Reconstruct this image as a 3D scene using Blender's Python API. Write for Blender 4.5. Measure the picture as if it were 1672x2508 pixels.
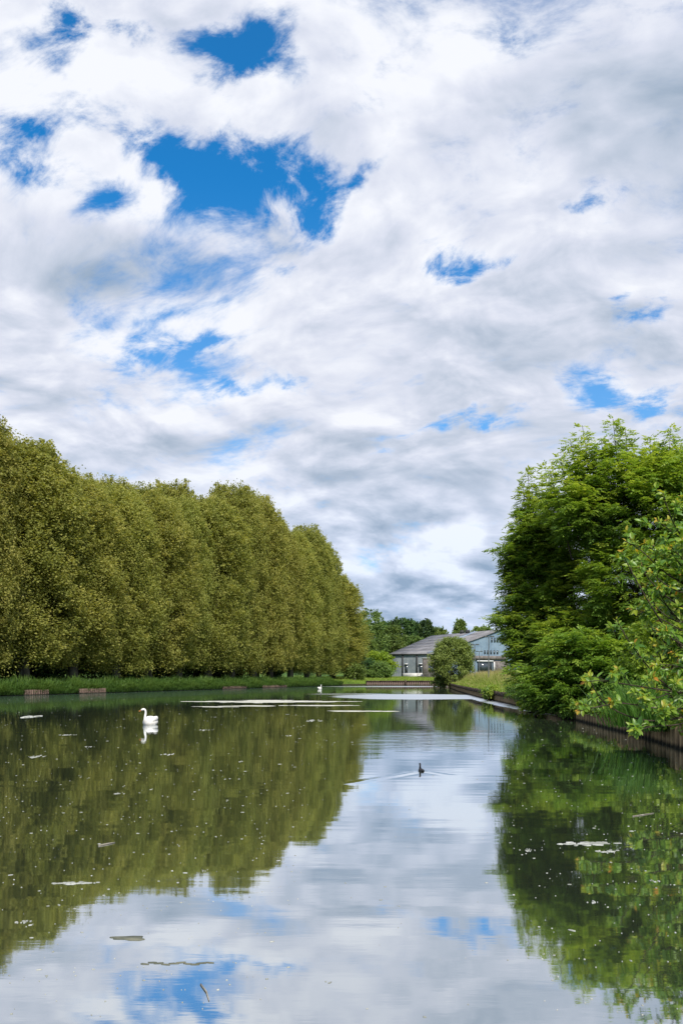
import bpy, math, random
import numpy as np

# ------------------------------------------------------------------ clear
for o in list(bpy.data.objects):
    bpy.data.objects.remove(o, do_unlink=True)
scene = bpy.context.scene
COL = scene.collection

# ------------------------------------------------------------------ camera
F = 2000.0           # focal length in photo pixels (photo 1672 x 2508)
HOR = 1656.0         # photo row of the horizon
CAMZ = 2.0
cam_d = bpy.data.cameras.new("camera")
cam = bpy.data.objects.new("camera", cam_d)
COL.objects.link(cam)
cam.location = (0, 0, CAMZ)
cam.rotation_euler = (math.radians(90), 0, 0)
cam_d.sensor_fit = 'VERTICAL'
cam_d.sensor_height = 36.0
cam_d.lens = F / 2508 * 36.0
cam_d.shift_y = (HOR - 1254.0) / 2508.0
cam_d.clip_start = 0.1
cam_d.clip_end = 8000
scene.camera = cam
scene.render.resolution_x, scene.render.resolution_y = 682, 1024

# ------------------------------------------------------------------ light and exposure
SUN_TO = np.array([0.17, -0.68, 0.71]); SUN_TO /= np.linalg.norm(SUN_TO)
SUN_EL = math.asin(SUN_TO[2]); SUN_AZ = math.atan2(SUN_TO[0], SUN_TO[1])
sl = bpy.data.lights.new("sun", 'SUN')
sun = bpy.data.objects.new("sun", sl)
COL.objects.link(sun)
sl.energy = 5.0
sl.angle = math.radians(2.5)
sl.color = (1.0, 0.93, 0.82)
from mathutils import Vector
sun.rotation_euler = Vector(tuple(-SUN_TO)).to_track_quat('-Z', 'Y').to_euler()
sun.location = (40, -60, 90)

vs = scene.view_settings
scene.display_settings.display_device = 'sRGB'
vs.view_transform = 'Standard'
vs.look = 'None'
vs.exposure = 0.0
vs.gamma = 1.0
vs.use_curve_mapping = False
scene.render.engine = 'CYCLES'
scene.cycles.max_bounces = 10
scene.cycles.diffuse_bounces = 6
scene.cycles.glossy_bounces = 3
scene.cycles.transmission_bounces = 6
scene.cycles.use_denoising = False
scene.cycles.caustics_reflective = False
scene.cycles.caustics_refractive = False
scene.cycles.sample_clamp_indirect = 4.0
try:
    scene.cycles.use_denoising = True
    scene.cycles.denoiser = 'OPENIMAGEDENOISE'
    scene.cycles.denoising_prefilter = 'ACCURATE'
except Exception:
    pass


# ------------------------------------------------------------------ node helper
class NT:
    def __init__(self, tree):
        self.t = tree
        self.n = tree.nodes
        self.l = tree.links

    def node(self, typ, **kw):
        nd = self.n.new(typ)
        for k, v in kw.items():
            setattr(nd, k, v)
        return nd

    def put(self, sock, v):
        if isinstance(v, bpy.types.NodeSocket):
            self.l.new(v, sock)
        elif v is not None:
            sock.default_value = v

    def math(self, op, a, b=None, c=None, clamp=False):
        nd = self.node('ShaderNodeMath', operation=op, use_clamp=clamp)
        self.put(nd.inputs[0], a)
        if b is not None: self.put(nd.inputs[1], b)
        if c is not None: self.put(nd.inputs[2], c)
        return nd.outputs[0]

    def vmath(self, op, a, b=None, out=0):
        nd = self.node('ShaderNodeVectorMath', operation=op)
        self.put(nd.inputs[0], a)
        if b is not None:
            if op == 'SCALE': self.put(nd.inputs['Scale'], b)
            else: self.put(nd.inputs[1], b)
        return nd.outputs[out]

    def mapr(self, v, a, b, c=0.0, d=1.0, smooth=True):
        nd = self.node('ShaderNodeMapRange')
        nd.interpolation_type = 'SMOOTHSTEP' if smooth else 'LINEAR'
        nd.clamp = True
        self.put(nd.inputs[0], v)
        for i, x in enumerate((a, b, c, d)): self.put(nd.inputs[1 + i], x)
        return nd.outputs[0]

    def noise(self, vec, scale, detail=4.0, rough=0.55, dist=0.0, out='Fac', lac=2.0):
        nd = self.node('ShaderNodeTexNoise')
        self.put(nd.inputs['Vector'], vec)
        self.put(nd.inputs['Scale'], scale)
        self.put(nd.inputs['Detail'], detail)
        self.put(nd.inputs['Roughness'], rough)
        self.put(nd.inputs['Lacunarity'], lac)
        self.put(nd.inputs['Distortion'], dist)
        return nd.outputs[out]

    def mix(self, f, a, b, blend='MIX'):
        nd = self.node('ShaderNodeMixRGB', blend_type=blend)
        self.put(nd.inputs[0], f)
        for i, x in ((1, a), (2, b)):
            if isinstance(x, tuple) and len(x) == 3: x = x + (1.0,)
            self.put(nd.inputs[i], x)
        return nd.outputs[0]

    def mapping(self, vec, loc=(0, 0, 0), rot=(0, 0, 0), scale=(1, 1, 1), typ='POINT'):
        nd = self.node('ShaderNodeMapping', vector_type=typ)
        self.put(nd.inputs[0], vec)
        nd.inputs['Location'].default_value = loc
        nd.inputs['Rotation'].default_value = rot
        nd.inputs['Scale'].default_value = scale
        return nd.outputs[0]

    def comb(self, x, y, z=0.0):
        nd = self.node('ShaderNodeCombineXYZ')
        self.put(nd.inputs[0], x); self.put(nd.inputs[1], y); self.put(nd.inputs[2], z)
        return nd.outputs[0]

    def sep(self, v):
        nd = self.node('ShaderNodeSeparateXYZ')
        self.put(nd.inputs[0], v)
        return nd.outputs


# ------------------------------------------------------------------ world: blue sky and broken cloud
def azt(px, py):
    """photo pixel -> azimuth and tangent of elevation in the sky"""
    a = math.atan((px - 836) / F)
    return a, (HOR - py) / F * math.cos(a)


# blue gaps (px, py, half-width, half-height, rotation deg, weight)
GAPS = [
    (610, 455, 190, 80, -8, .62), (500, 405, 140, 60, 10, .45), (745, 470, 70, 90, -35, .45), (800, 560, 50, 60, 30, .35),
    (380, 370, 130, 40, 15, .32), (545, 270, 36, 90, 10, .30), (170, 20, 55, 75, -25, .55), (120, 105, 50, 45, 40, .35),
    (440, 90, 200, 50, 14, .34), (570, 140, 110, 70, 40, .42), (430, 30, 110, 30, 0, -.22), (660, 215, 60, 50, 0, -.2), (640, 60, 90, 70, -30, .32), (470, 200, 70, 40, 5, .30),
    (130, 325, 130, 55, -10, .34), (60, 390, 110, 35, 6, .30), (270, 490, 70, 45, -30, .40), (330, 290, 130, 50, 12, .24),
    (150, 420, 120, 30, -8, .22),
    (300, 70, 110, 40, 20, .30), (690, 120, 90, 60, 40, .30), (60, 310, 70, 30, 0, .26), (640, 350, 110, 40, 10, .35), (840, 470, 60, 22, -40, .25),
    (1470, 530, 55, 55, 0, .50), (1395, 535, 45, 22, 0, .30), (1130, 665, 75, 40, -10, .46), (1195, 668, 75, 30, -22, .42), (1090, 630, 40, 45, 0, .40),
    (1240, 105, 65, 50, 30, .28), (905, 220, 80, 34, -40, .27), (905, 440, 85, 26, -42, .34),
    (1575, 750, 65, 34, 15, .48), (1510, 720, 55, 30, -30, .34), (1500, 945, 75, 45, 18, .58), (1655, 970, 60, 38, 10, .50),
    (400, 880, 95, 38, -3, .50), (510, 860, 60, 20, -18, .38), (560, 938, 85, 22, -3, .52), (725, 675, 40, 26, 0, .30), (750, 945, 90, 18, 0, .30),
    (1030, 1045, 140, 24, -8, .40), (1180, 1028, 100, 20, -2, .38), (920, 1112, 50, 14, -5, .32), (740, 560, 60, 50, 40, .22),
    (390, 795, 60, 18, -25, .22), (1060, 920, 110, 18, -10, .18), (930, 780, 90, 18, -12, .18),
]
# light (+) and grey (-) masses
MASSES = [
    (40, 90, 210, 190, 0, .30), (400, 450, 150, 100, -35, .26), (1000, 270, 160, 80, -30, .10), (300, 150, 220, 60, 12, .10), (1290, 480, 190, 60, -28, .08),
    (100, 620, 260, 110, 0, -.16), (430, 680, 260, 90, 0, -.20), (90, 700, 190, 70, 0, -.16), (1620, 250, 240, 170, 10, -.18), (1640, 600, 200, 220, 0, -.17),
    (1230, 930, 240, 90, 0, -.13), (1250, 250, 240, 120, 0, -.08), (480, 1090, 380, 50, 0, -.13), (1090, 1180, 180, 60, -10, -.10), (820, 1110, 240, 45, 5, -.08),
    (1135, 1300, 70, 62, 0, .34), (1080, 1345, 85, 55, 0, .18), (860, 1355, 60, 65, 0, .24), (1000, 1365, 40, 55, 0, .2), (920, 1325, 120, 60, 0, -.13),
    (1180, 1385, 90, 40, 10, -.16), (960, 1440, 150, 50, 0, -.13), (1150, 1250, 160, 45, -10, -.11), (300, 790, 330, 70, 0, .05), (640, 1040, 300, 40, 0, .06), (1000, 1440, 300, 14, 0, -.05),
    (1400, 880, 140, 40, 0, .05), (650, 760, 220, 90, 0, .06), (1190, 830, 240, 60, -5, .05),
]

world = bpy.data.worlds.new("World")
scene.world = world
world.use_nodes = True
W = NT(world.node_tree)
for nd in list(W.n): W.n.remove(nd)
wout = W.node('ShaderNodeOutputWorld')
bg = W.node('ShaderNodeBackground')
SKY_STRENGTH = 0.1
bg.inputs['Strength'].default_value = SKY_STRENGTH
W.l.new(bg.outputs[0], wout.inputs[0])
tc = W.node('ShaderNodeTexCoord')
nrm = W.vmath('NORMALIZE', tc.outputs['Generated'])
dx, dy, dz0 = W.sep(nrm)
dz = W.math('ABSOLUTE', dz0)
horiz = W.math('SQRT', W.math('ADD', W.math('MULTIPLY', dx, dx), W.math('MULTIPLY', dy, dy)))
az = W.math('ARCTAN2', dx, dy)
tel = W.math('DIVIDE', dz, W.math('MAXIMUM', horiz, 0.02))
dirv = W.comb(dx, dy, dz)
sky = W.node('ShaderNodeTexSky')
sky.sky_type = 'NISHITA'
sky.sun_disc = False
sky.sun_elevation = SUN_EL
sky.sun_rotation = SUN_AZ
sky.altitude = 50
sky.air_density = 1.0
sky.dust_density = 0.3
sky.ozone_density = 2.0
W.l.new(dirv, sky.inputs[0]) if len(sky.inputs) else None
blue = W.mix(1.0, sky.outputs[0], (0.06, 1.22, 1.92), 'MULTIPLY')

blue = W.mix(W.mapr(tel, .15, .62, .30, .02), blue, (6.2, 7.0, 8.0))
# cloud-layer coordinates (a flat deck overhead): streets shrink toward the horizon
den = W.math('ADD', dz, 0.42)
P = W.comb(W.math('DIVIDE', dx, den), W.math('DIVIDE', dy, den), 0.37)
# warped sky coordinates for the placed gaps
Q = W.comb(az, tel, 0.0)
def centred(out, amp):
    return W.vmath('SCALE', W.vmath('SUBTRACT', out, (0.5, 0.5, 0.5)), amp)
w1 = centred(W.noise(P, 3.0, 3.0, .6, 0, 'Color'), 0.10)
w2 = centred(W.noise(dirv, 16.0, 5.0, .62, 0, 'Color'), 0.066)
warp = W.vmath('MULTIPLY', W.vmath('ADD', w1, w2), (1.25, 0.8, 0.0))
QW = W.vmath('ADD', Q, warp)
QS = W.vmath('ADD', Q, W.vmath('MULTIPLY', W.vmath('ADD', W.vmath('SCALE', w1, 0.55), w2), (0.8, 0.55, 0.0)))

def blobs(lst, coord, spread):
    acc = None
    for n_, (px, py, rx, ry, rot, wt) in enumerate(lst):
        if n_ % 8 == 7:      # chaining keeps the shader's working memory small
            nd = W.node('ShaderNodeVectorMath', operation='MULTIPLY_ADD')
            W.put(nd.inputs[0], acc); nd.inputs[1].default_value = (1e-6, 1e-6, 0); W.put(nd.inputs[2], coord)
            coord = nd.outputs[0]
        a, t = azt(px, py)
        m = W.mapping(coord, (a, t, 0), (0, 0, -math.radians(rot)), (rx / F * spread, ry / F * spread, 1), 'TEXTURE')
        ln = W.vmath('LENGTH', m, None, 1)
        v = W.mapr(ln, 0.0, 1.0, wt, 0.0)
        acc = v if acc is None else W.math('ADD', acc, v)
    return acc

gaps = W.math('MULTIPLY', blobs(GAPS, QW, 1.8), 1.16)
mass = blobs(MASSES, QS, 1.5)
# rotated so that wisps run up to the right as in the photograph
PR = W.mapping(P, (1.7, 0.4, 0), (0, 0, math.radians(24)), (1.0, 1.35, 1.0))
wv = centred(W.noise(PR, 1.6, 3.0, .5, 0, 'Color'), 0.36)
PRw = W.vmath('ADD', PR, wv)
fA = W.noise(PRw, 4.3, 11.0, .60, 0.0)
fFine = W.noise(W.mapping(PRw, rot=(0,0,.25), scale=(1,1.3,1)), 12.0, 9.0, .68, 0.25)
off = W.vmath('ADD', PRw, (0.03, -0.05, 0.0))
fB = W.noise(off, 4.3, 4.0, .54, 0.0)
fLow = W.noise(W.vmath('ADD', PR, (4.1, 2.2, 1.3)), 1.9, 5.0, .55, 0.3)
front = W.mapr(dy, -0.1, 0.35, 0.0, 1.0)
hz = W.mapr(tel, 0.02, 0.33, 1.0, 0.0)        # 1 near the horizon
dens = W.math('ADD', W.math('MULTIPLY', W.math('SUBTRACT', fA, 0.5), 2.3), 0.66)
dens = W.math('ADD', dens, W.math('MULTIPLY', W.math('SUBTRACT', fFine, 0.5), W.math('SUBTRACT', 1.05, W.math('MULTIPLY', hz, .6))))
back_gap = W.mapr(W.noise(PR, 0.9, 3.0, .5), 0.50, 0.66, 0.0, 0.5)
gapf = W.math('ADD', W.math('MULTIPLY', gaps, front), W.math('MULTIPLY', back_gap, W.math('SUBTRACT', 1.0, front)))
dens = W.math('SUBTRACT', dens, gapf)
dens = W.math('ADD', dens, W.math('MULTIPLY', W.math('MULTIPLY', W.math('SUBTRACT', fFine, 0.47), 2.3), W.math('MINIMUM', gapf, .55)))
dens = W.math('ADD', dens, W.math('MULTIPLY', hz, 0.10))
alpha = W.mapr(dens, -0.10, 0.58, 0.0, 1.0)
# brightness: sunlit sides, grey undersides, placed light and dark masses
lit = W.math('MULTIPLY', W.math('SUBTRACT', fA, fB), 1.55)
br = W.math('ADD', 0.85, lit)
br = W.math('ADD', br, W.math('MULTIPLY', W.math('SUBTRACT', fLow, 0.5), W.math('SUBTRACT', W.math('MULTIPLY', hz, .30), .55)))
br = W.math('ADD', br, W.math('MULTIPLY', W.math('SUBTRACT', fFine, 0.5), 0.16))
br = W.math('ADD', br, W.math('MULTIPLY', mass, 1.15))
thin = W.mapr(dens, 0.25, 0.75, 0.06, -0.05)
br = W.math('ADD', br, thin)
puff = W.noise(W.mapping(QS, scale=(13, 24, 1)), 1.0, 7.0, .52, 0.35)
puff2 = W.noise(W.mapping(QS, loc=(.25, .5, 0), scale=(13, 24, 1)), 1.0, 3.0, .5, 0.35)
br = W.math('ADD', br, W.math('MULTIPLY', hz, W.math('ADD', W.math('MULTIPLY', W.math('SUBTRACT', puff, .5), .6), W.math('MULTIPLY', W.math('SUBTRACT', puff, puff2), .55))))
br = W.math('SUBTRACT', br, W.math('MULTIPLY', hz, 0.06))
br = W.math('MINIMUM', W.math('MAXIMUM', br, 0.40), 1.02)
ramp = W.node('ShaderNodeValToRGB')
W.put(ramp.inputs[0], br)
cr = ramp.color_ramp
cr.elements[0].position = 0.40; cr.elements[0].color = (0.34, 0.43, 0.53, 1)
cr.elements[1].position = 1.0; cr.elements[1].color = (0.95, 0.96, 0.98, 1)
e = cr.elements.new(0.62); e.color = (0.56, 0.62, 0.71, 1)
e = cr.elements.new(0.80); e.color = (0.74, 0.77, 0.85, 1)
cloud = W.mix(1.0, ramp.outputs[0], (.985 / SKY_STRENGTH, .998 / SKY_STRENGTH, 1.045 / SKY_STRENGTH), 'MULTIPLY')
cloud = W.mix(hz, cloud, W.mix(1.0, cloud, (.87, .96, 1.06), 'MULTIPLY'))
skyc = W.mix(alpha, blue, cloud)
W.l.new(skyc, bg.inputs['Color'])
try:
    world.cycles.sampling_method = 'MANUAL'
    world.cycles.sample_map_resolution = 512
except Exception:
    pass

# ------------------------------------------------------------------ geometry helpers
def at(px, py, D):
    return np.array([(px - 836) / F * D, D, CAMZ - (py - HOR) / F * D])


def onwater(px, py):
    return at(px, py, CAMZ * F / (py - HOR))


def new_mesh(name, V, faces, tint=None, mats=(), midx=None, smooth=False):
    """faces: list of arrays (n,3)/(n,4) of vertex indices"""
    me = bpy.data.meshes.new(name)
    V = np.asarray(V, dtype=np.float32)
    if not isinstance(faces, (list, tuple)): faces = [faces]
    faces = [np.asarray(f, dtype=np.int32) for f in faces if len(f)]
    nl = sum(f.size for f in faces)
    npoly = sum(len(f) for f in faces)
    me.vertices.add(len(V)); me.vertices.foreach_set('co', V.ravel())
    me.loops.add(nl); me.loops.foreach_set('vertex_index', np.concatenate([f.ravel() for f in faces]))
    tot = np.concatenate([np.full(len(f), f.shape[1], dtype=np.int32) for f in faces])
    start = np.concatenate([[0], np.cumsum(tot)[:-1]]).astype(np.int32)
    me.polygons.add(npoly)
    me.polygons.foreach_set('loop_start', start)
    me.polygons.foreach_set('loop_total', tot)
    if midx is not None: me.polygons.foreach_set('material_index', np.asarray(midx, dtype=np.int32))
    if smooth: me.polygons.foreach_set('use_smooth', np.ones(npoly, dtype=bool))
    if tint is not None:
        at_ = me.attributes.new('tint', 'FLOAT', 'POINT')
        at_.data.foreach_set('value', np.asarray(tint, dtype=np.float32))
    for m in mats: me.materials.append(m)
    me.update(calc_edges=True)
    return me


def link(name, me, parent=None, loc=(0, 0, 0), rz=0.0):
    o = bpy.data.objects.new(name, me)
    COL.objects.link(o)
    o.location = loc
    o.rotation_euler = (0, 0, rz)
    if parent is not None: o.parent = parent
    return o


def thing(name, label, cat, loc=(0, 0, 0), rz=0.0, group=None):
    o = link(name, None, None, tuple(loc), rz)
    o.empty_display_size = 0.3
    o['label'] = label; o['category'] = cat
    if group: o['group'] = group
    return o


def tag(o, label, cat, group=None):
    o['label'] = label; o['category'] = cat
    if group: o['group'] = group
    return o


class MB:
    """collects boxes, tubes and lofts into one mesh"""
    def __init__(self):
        self.v = []; self.q = []; self.t = []; self.n = 0; self.tn = []

    def add(self, V, quads=None, tris=None, tint=0.0):
        V = np.asarray(V, dtype=float)
        if quads is not None and len(quads): self.q.append(np.asarray(quads) + self.n)
        if tris is not None and len(tris): self.t.append(np.asarray(tris) + self.n)
        self.v.append(V); self.n += len(V)
        tt = np.asarray(tint, dtype=float)
        self.tn.append(np.full(len(V), float(tint)) if tt.ndim == 0 else tt)
        return self

    def hexa(self, lo, hi, tint=0.0):
        """lo, hi: 4 corner points each (counter-clockwise seen from above)"""
        V = np.vstack([lo, hi])
        Q = [(3, 2, 1, 0), (4, 5, 6, 7)] + [(i, (i + 1) % 4, 4 + (i + 1) % 4, 4 + i) for i in range(4)]
        return self.add(V, Q, tint=tint)

    def box(self, c, s, rz=0.0, tint=0.0):
        x, y, z = np.array(s) / 2
        P0 = np.array([(-x, -y), (x, -y), (x, y), (-x, y)])
        cs, sn = math.cos(rz), math.sin(rz)
        P0 = P0 @ np.array([[cs, sn], [-sn, cs]])
        lo = np.c_[P0 + np.array(c[:2]), np.full(4, c[2] - z)]
        hi = lo.copy(); hi[:, 2] = c[2] + z
        return self.hexa(lo, hi, tint)

    def tube(self, pts, rad, sides=7, tint=0.0, cap=True):
        pts = np.asarray(pts, dtype=float); rad = np.asarray(rad, dtype=float) * np.ones(len(pts))
        n = len(pts)
        tan = np.gradient(pts, axis=0)
        tan /= np.linalg.norm(tan, axis=1)[:, None] + 1e-9
        ref = np.array([0.31, 0.17, 0.93]) if abs(tan[0][2]) < .8 else np.array([1.0, 0.1, 0.0])
        u = np.cross(tan, ref); u /= np.linalg.norm(u, axis=1)[:, None] + 1e-9
        w = np.cross(tan, u)
        ang = np.arange(sides) / sides * 2 * np.pi
        V = pts[:, None, :] + rad[:, None, None] * (np.cos(ang)[None, :, None] * u[:, None, :] + np.sin(ang)[None, :, None] * w[:, None, :])
        V = V.reshape(-1, 3)
        i = np.arange(n - 1)[:, None] * sides; j = np.arange(sides)[None, :]; k = (j + 1) % sides
        Q = np.stack([i + j, i + k, i + sides + k, i + sides + j], -1).reshape(-1, 4)
        T = None
        if cap:
            V = np.vstack([V, pts[0], pts[-1]])
            a = n * sides
            jj = np.arange(sides); kk = (jj + 1) % sides
            T = np.vstack([np.c_[kk, jj, np.full(sides, a)], np.c_[(n - 1) * sides + jj, (n - 1) * sides + kk, np.full(sides, a + 1)]])
        return self.add(V, Q, T, tint)

    def build(self, name, mat, parent=None, smooth=False, loc=(0, 0, 0), rz=0.0):
        return link(name, self.mesh(name, mat, smooth), parent, loc, rz)

    def mesh(self, name, mat, smooth=False):
        f = []
        if self.q: f.append(np.vstack(self.q))
        if self.t: f.append(np.vstack(self.t))
        mats = mat if isinstance(mat, (list, tuple)) else [mat]
        return new_mesh(name, np.vstack(self.v), f, np.concatenate(self.tn), mats, None, smooth)


def rand_dirs(rng, n):
    d = rng.normal(size=(n, 3)); d /= np.linalg.norm(d, axis=1)[:, None]
    return d


def leaf_quads(C, axis, nor, length, width):
    """rhombic leaves: base, side, tip, side. arrays (n,3),(n,3),(n,3),(n),(n)"""
    side = np.cross(axis, nor); side /= np.linalg.norm(side, axis=1)[:, None] + 1e-9
    L = axis * length[:, None]; S = side * (width[:, None] * .5)
    V = np.stack([C, C + L * .45 + S, C + L, C + L * .45 - S], 1).reshape(-1, 3)
    Q = np.arange(len(C) * 4).reshape(-1, 4)
    return V, Q


def smoothn(x, a, b):
    t = np.clip((x - a) / (b - a), 0, 1)
    return t * t * (3 - 2 * t)


# ------------------------------------------------------------------ materials
def mat_new(name):
    m = bpy.data.materials.new(name); m.use_nodes = True
    nt = NT(m.node_tree)
    for nd in list(nt.n): nt.n.remove(nd)
    out = nt.node('ShaderNodeOutputMaterial')
    return m, nt, out


def principled(nt, out, col, rough=.8, spec=.3, metal=0.0, bump=None):
    b = nt.node('ShaderNodeBsdfPrincipled')
    if isinstance(col, tuple) and len(col) == 3: col = col + (1.0,)
    nt.put(b.inputs['Base Color'], col)
    nt.put(b.inputs['Roughness'], rough)
    nt.put(b.inputs['Specular IOR Level'], spec)
    nt.put(b.inputs['Metallic'], metal)
    if bump is not None: nt.l.new(bump, b.inputs['Normal'])
    nt.l.new(b.outputs[0], out.inputs[0])
    return b


def bumpn(nt, h, strength=.4, dist=.05):
    b = nt.node('ShaderNodeBump')
    b.inputs['Strength'].default_value = strength
    b.inputs['Distance'].default_value = dist
    nt.put(b.inputs['Height'], h)
    return b.outputs[0]


def foliage(name, cols, trans=.35, spec=.25, rough=.5, var=.25, tcol=None):
    """cols: colour stops along the tint attribute 0..1"""
    m, nt, out = mat_new(name)
    a = nt.node('ShaderNodeAttribute', attribute_name='tint')
    r = nt.node('ShaderNodeValToRGB'); nt.l.new(a.outputs['Fac'], r.inputs[0])
    el = r.color_ramp.elements
    el[0].position = 0; el[0].color = cols[0] + (1,)
    el[1].position = 1; el[1].color = cols[-1] + (1,)
    for i, c in enumerate(cols[1:-1]):
        e = el.new((i + 1) / (len(cols) - 1)); e.color = c + (1,)
    oi = nt.node('ShaderNodeObjectInfo')
    hsv = nt.node('ShaderNodeHueSaturation')
    nt.put(hsv.inputs['Hue'], nt.mapr(oi.outputs['Random'], 0, 1, .5 - .02 * var / .25, .5 + .018 * var / .25, False))
    nt.put(hsv.inputs['Value'], nt.mapr(nt.math('FRACT', nt.math('MULTIPLY', oi.outputs['Random'], 7.3)), 0, 1, 1 - var, 1 + var, False))
    nt.l.new(r.outputs[0], hsv.inputs['Color'])
    b = nt.node('ShaderNodeBsdfPrincipled')
    nt.l.new(hsv.outputs[0], b.inputs['Base Color'])
    b.inputs['Roughness'].default_value = rough
    b.inputs['Specular IOR Level'].default_value = spec
    tr = nt.node('ShaderNodeBsdfTranslucent')
    nt.l.new(nt.mix(1.0, hsv.outputs[0], tcol or (1.15, 1.1, .55), 'MULTIPLY'), tr.inputs[0])
    mx = nt.node('ShaderNodeMixShader'); mx.inputs[0].default_value = trans
    nt.l.new(b.outputs[0], mx.inputs[1]); nt.l.new(tr.outputs[0], mx.inputs[2])
    nt.l.new(mx.outputs[0], out.inputs[0])
    return m


def obj_noise(nt, scale, detail=4, rough=.6, stretch=None):
    tcn = nt.node('ShaderNodeTexCoord')
    v = tcn.outputs['Object']
    if stretch: v = nt.mapping(v, scale=stretch)
    return nt.noise(v, scale, detail, rough)


def plain(name, ca, cb, scale=3.0, rough=.8, spec=.25, stretch=None, bump=.3, bdist=.03, detail=5):
    m, nt, out = mat_new(name)
    n = obj_noise(nt, scale, detail, .62, stretch)
    c = nt.mix(nt.mapr(n, .32, .68), ca, cb)
    principled(nt, out, c, rough, spec, 0, bumpn(nt, n, bump, bdist))
    return m


M = {}
M['plane_leaf'] = foliage('plane_leaf', [(.205, .235, .058), (.315, .335, .088), (.455, .44, .125)], trans=.50, var=.10, spec=.12)
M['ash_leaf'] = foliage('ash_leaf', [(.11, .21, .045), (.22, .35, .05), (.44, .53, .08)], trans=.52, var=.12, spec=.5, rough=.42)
M['lime_leaf'] = foliage('lime_leaf', [(.10, .18, .02), (.19, .29, .025), (.30, .38, .04)], trans=.4, var=.1)
M['dark_leaf'] = foliage('dark_leaf', [(.035, .080, .032), (.070, .14, .045), (.12, .20, .06)], trans=.36, var=.2)
M['mid_leaf'] = foliage('mid_leaf', [(.085, .15, .04), (.14, .22, .055), (.21, .30, .075)], trans=.4, var=.15)
M['willow_leaf'] = foliage('willow_leaf', [(.08, .13, .03), (.15, .21, .045), (.25, .31, .08)], trans=.36, var=.05)
M['walnut_leaf'] = foliage('walnut_leaf', [(.085, .20, .038), (.19, .34, .042), (.41, .46, .045), (.56, .25, .04)], trans=.48, spec=.5, rough=.38, var=.05)
M['bank_grass'] = foliage('bank_grass', [(.042, .095, .022), (.085, .165, .030), (.16, .25, .05)], trans=.3, var=0.001)
M['meadow'] = foliage('meadow', [(.13, .23, .03), (.24, .34, .045), (.37, .34, .13), (.45, .35, .20)], trans=.35, var=.001)
M['reed'] = foliage('reed', [(.035, .10, .015), (.07, .17, .02), (.14, .26, .035)], trans=.35, var=.05)
M['bark'] = plain('bark', (.06, .05, .038), (.19, .17, .13), 1.6, .9, .1, (1, 1, .3), .5, .05)
M['dark_bark'] = plain('dark_bark', (.022, .017, .012), (.07, .055, .04), 6, .85, .15, (1, 1, .25), .5, .02)


def ground_mat():
    m, nt, out = mat_new('grass_ground')
    g = nt.node('ShaderNodeNewGeometry')
    n = nt.noise(g.outputs['Position'], .35, 6, .65)
    n2 = nt.noise(g.outputs['Position'], 3.0, 5, .7)
    c = nt.mix(nt.mapr(n, .35, .65), (.055, .12, .018), (.14, .22, .03))
    c = nt.mix(nt.mapr(n2, .42, .75, 0, .6), c, (.06, .05, .03))
    x, y, z = nt.sep(g.outputs['Position'])
    c = nt.mix(nt.mapr(z, .1, .5, 1, 0), c, (.03, .024, .016))
    principled(nt, out, c, .95, .1, 0, bumpn(nt, n2, .8, .15))
    return m
M['ground'] = ground_mat()


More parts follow.
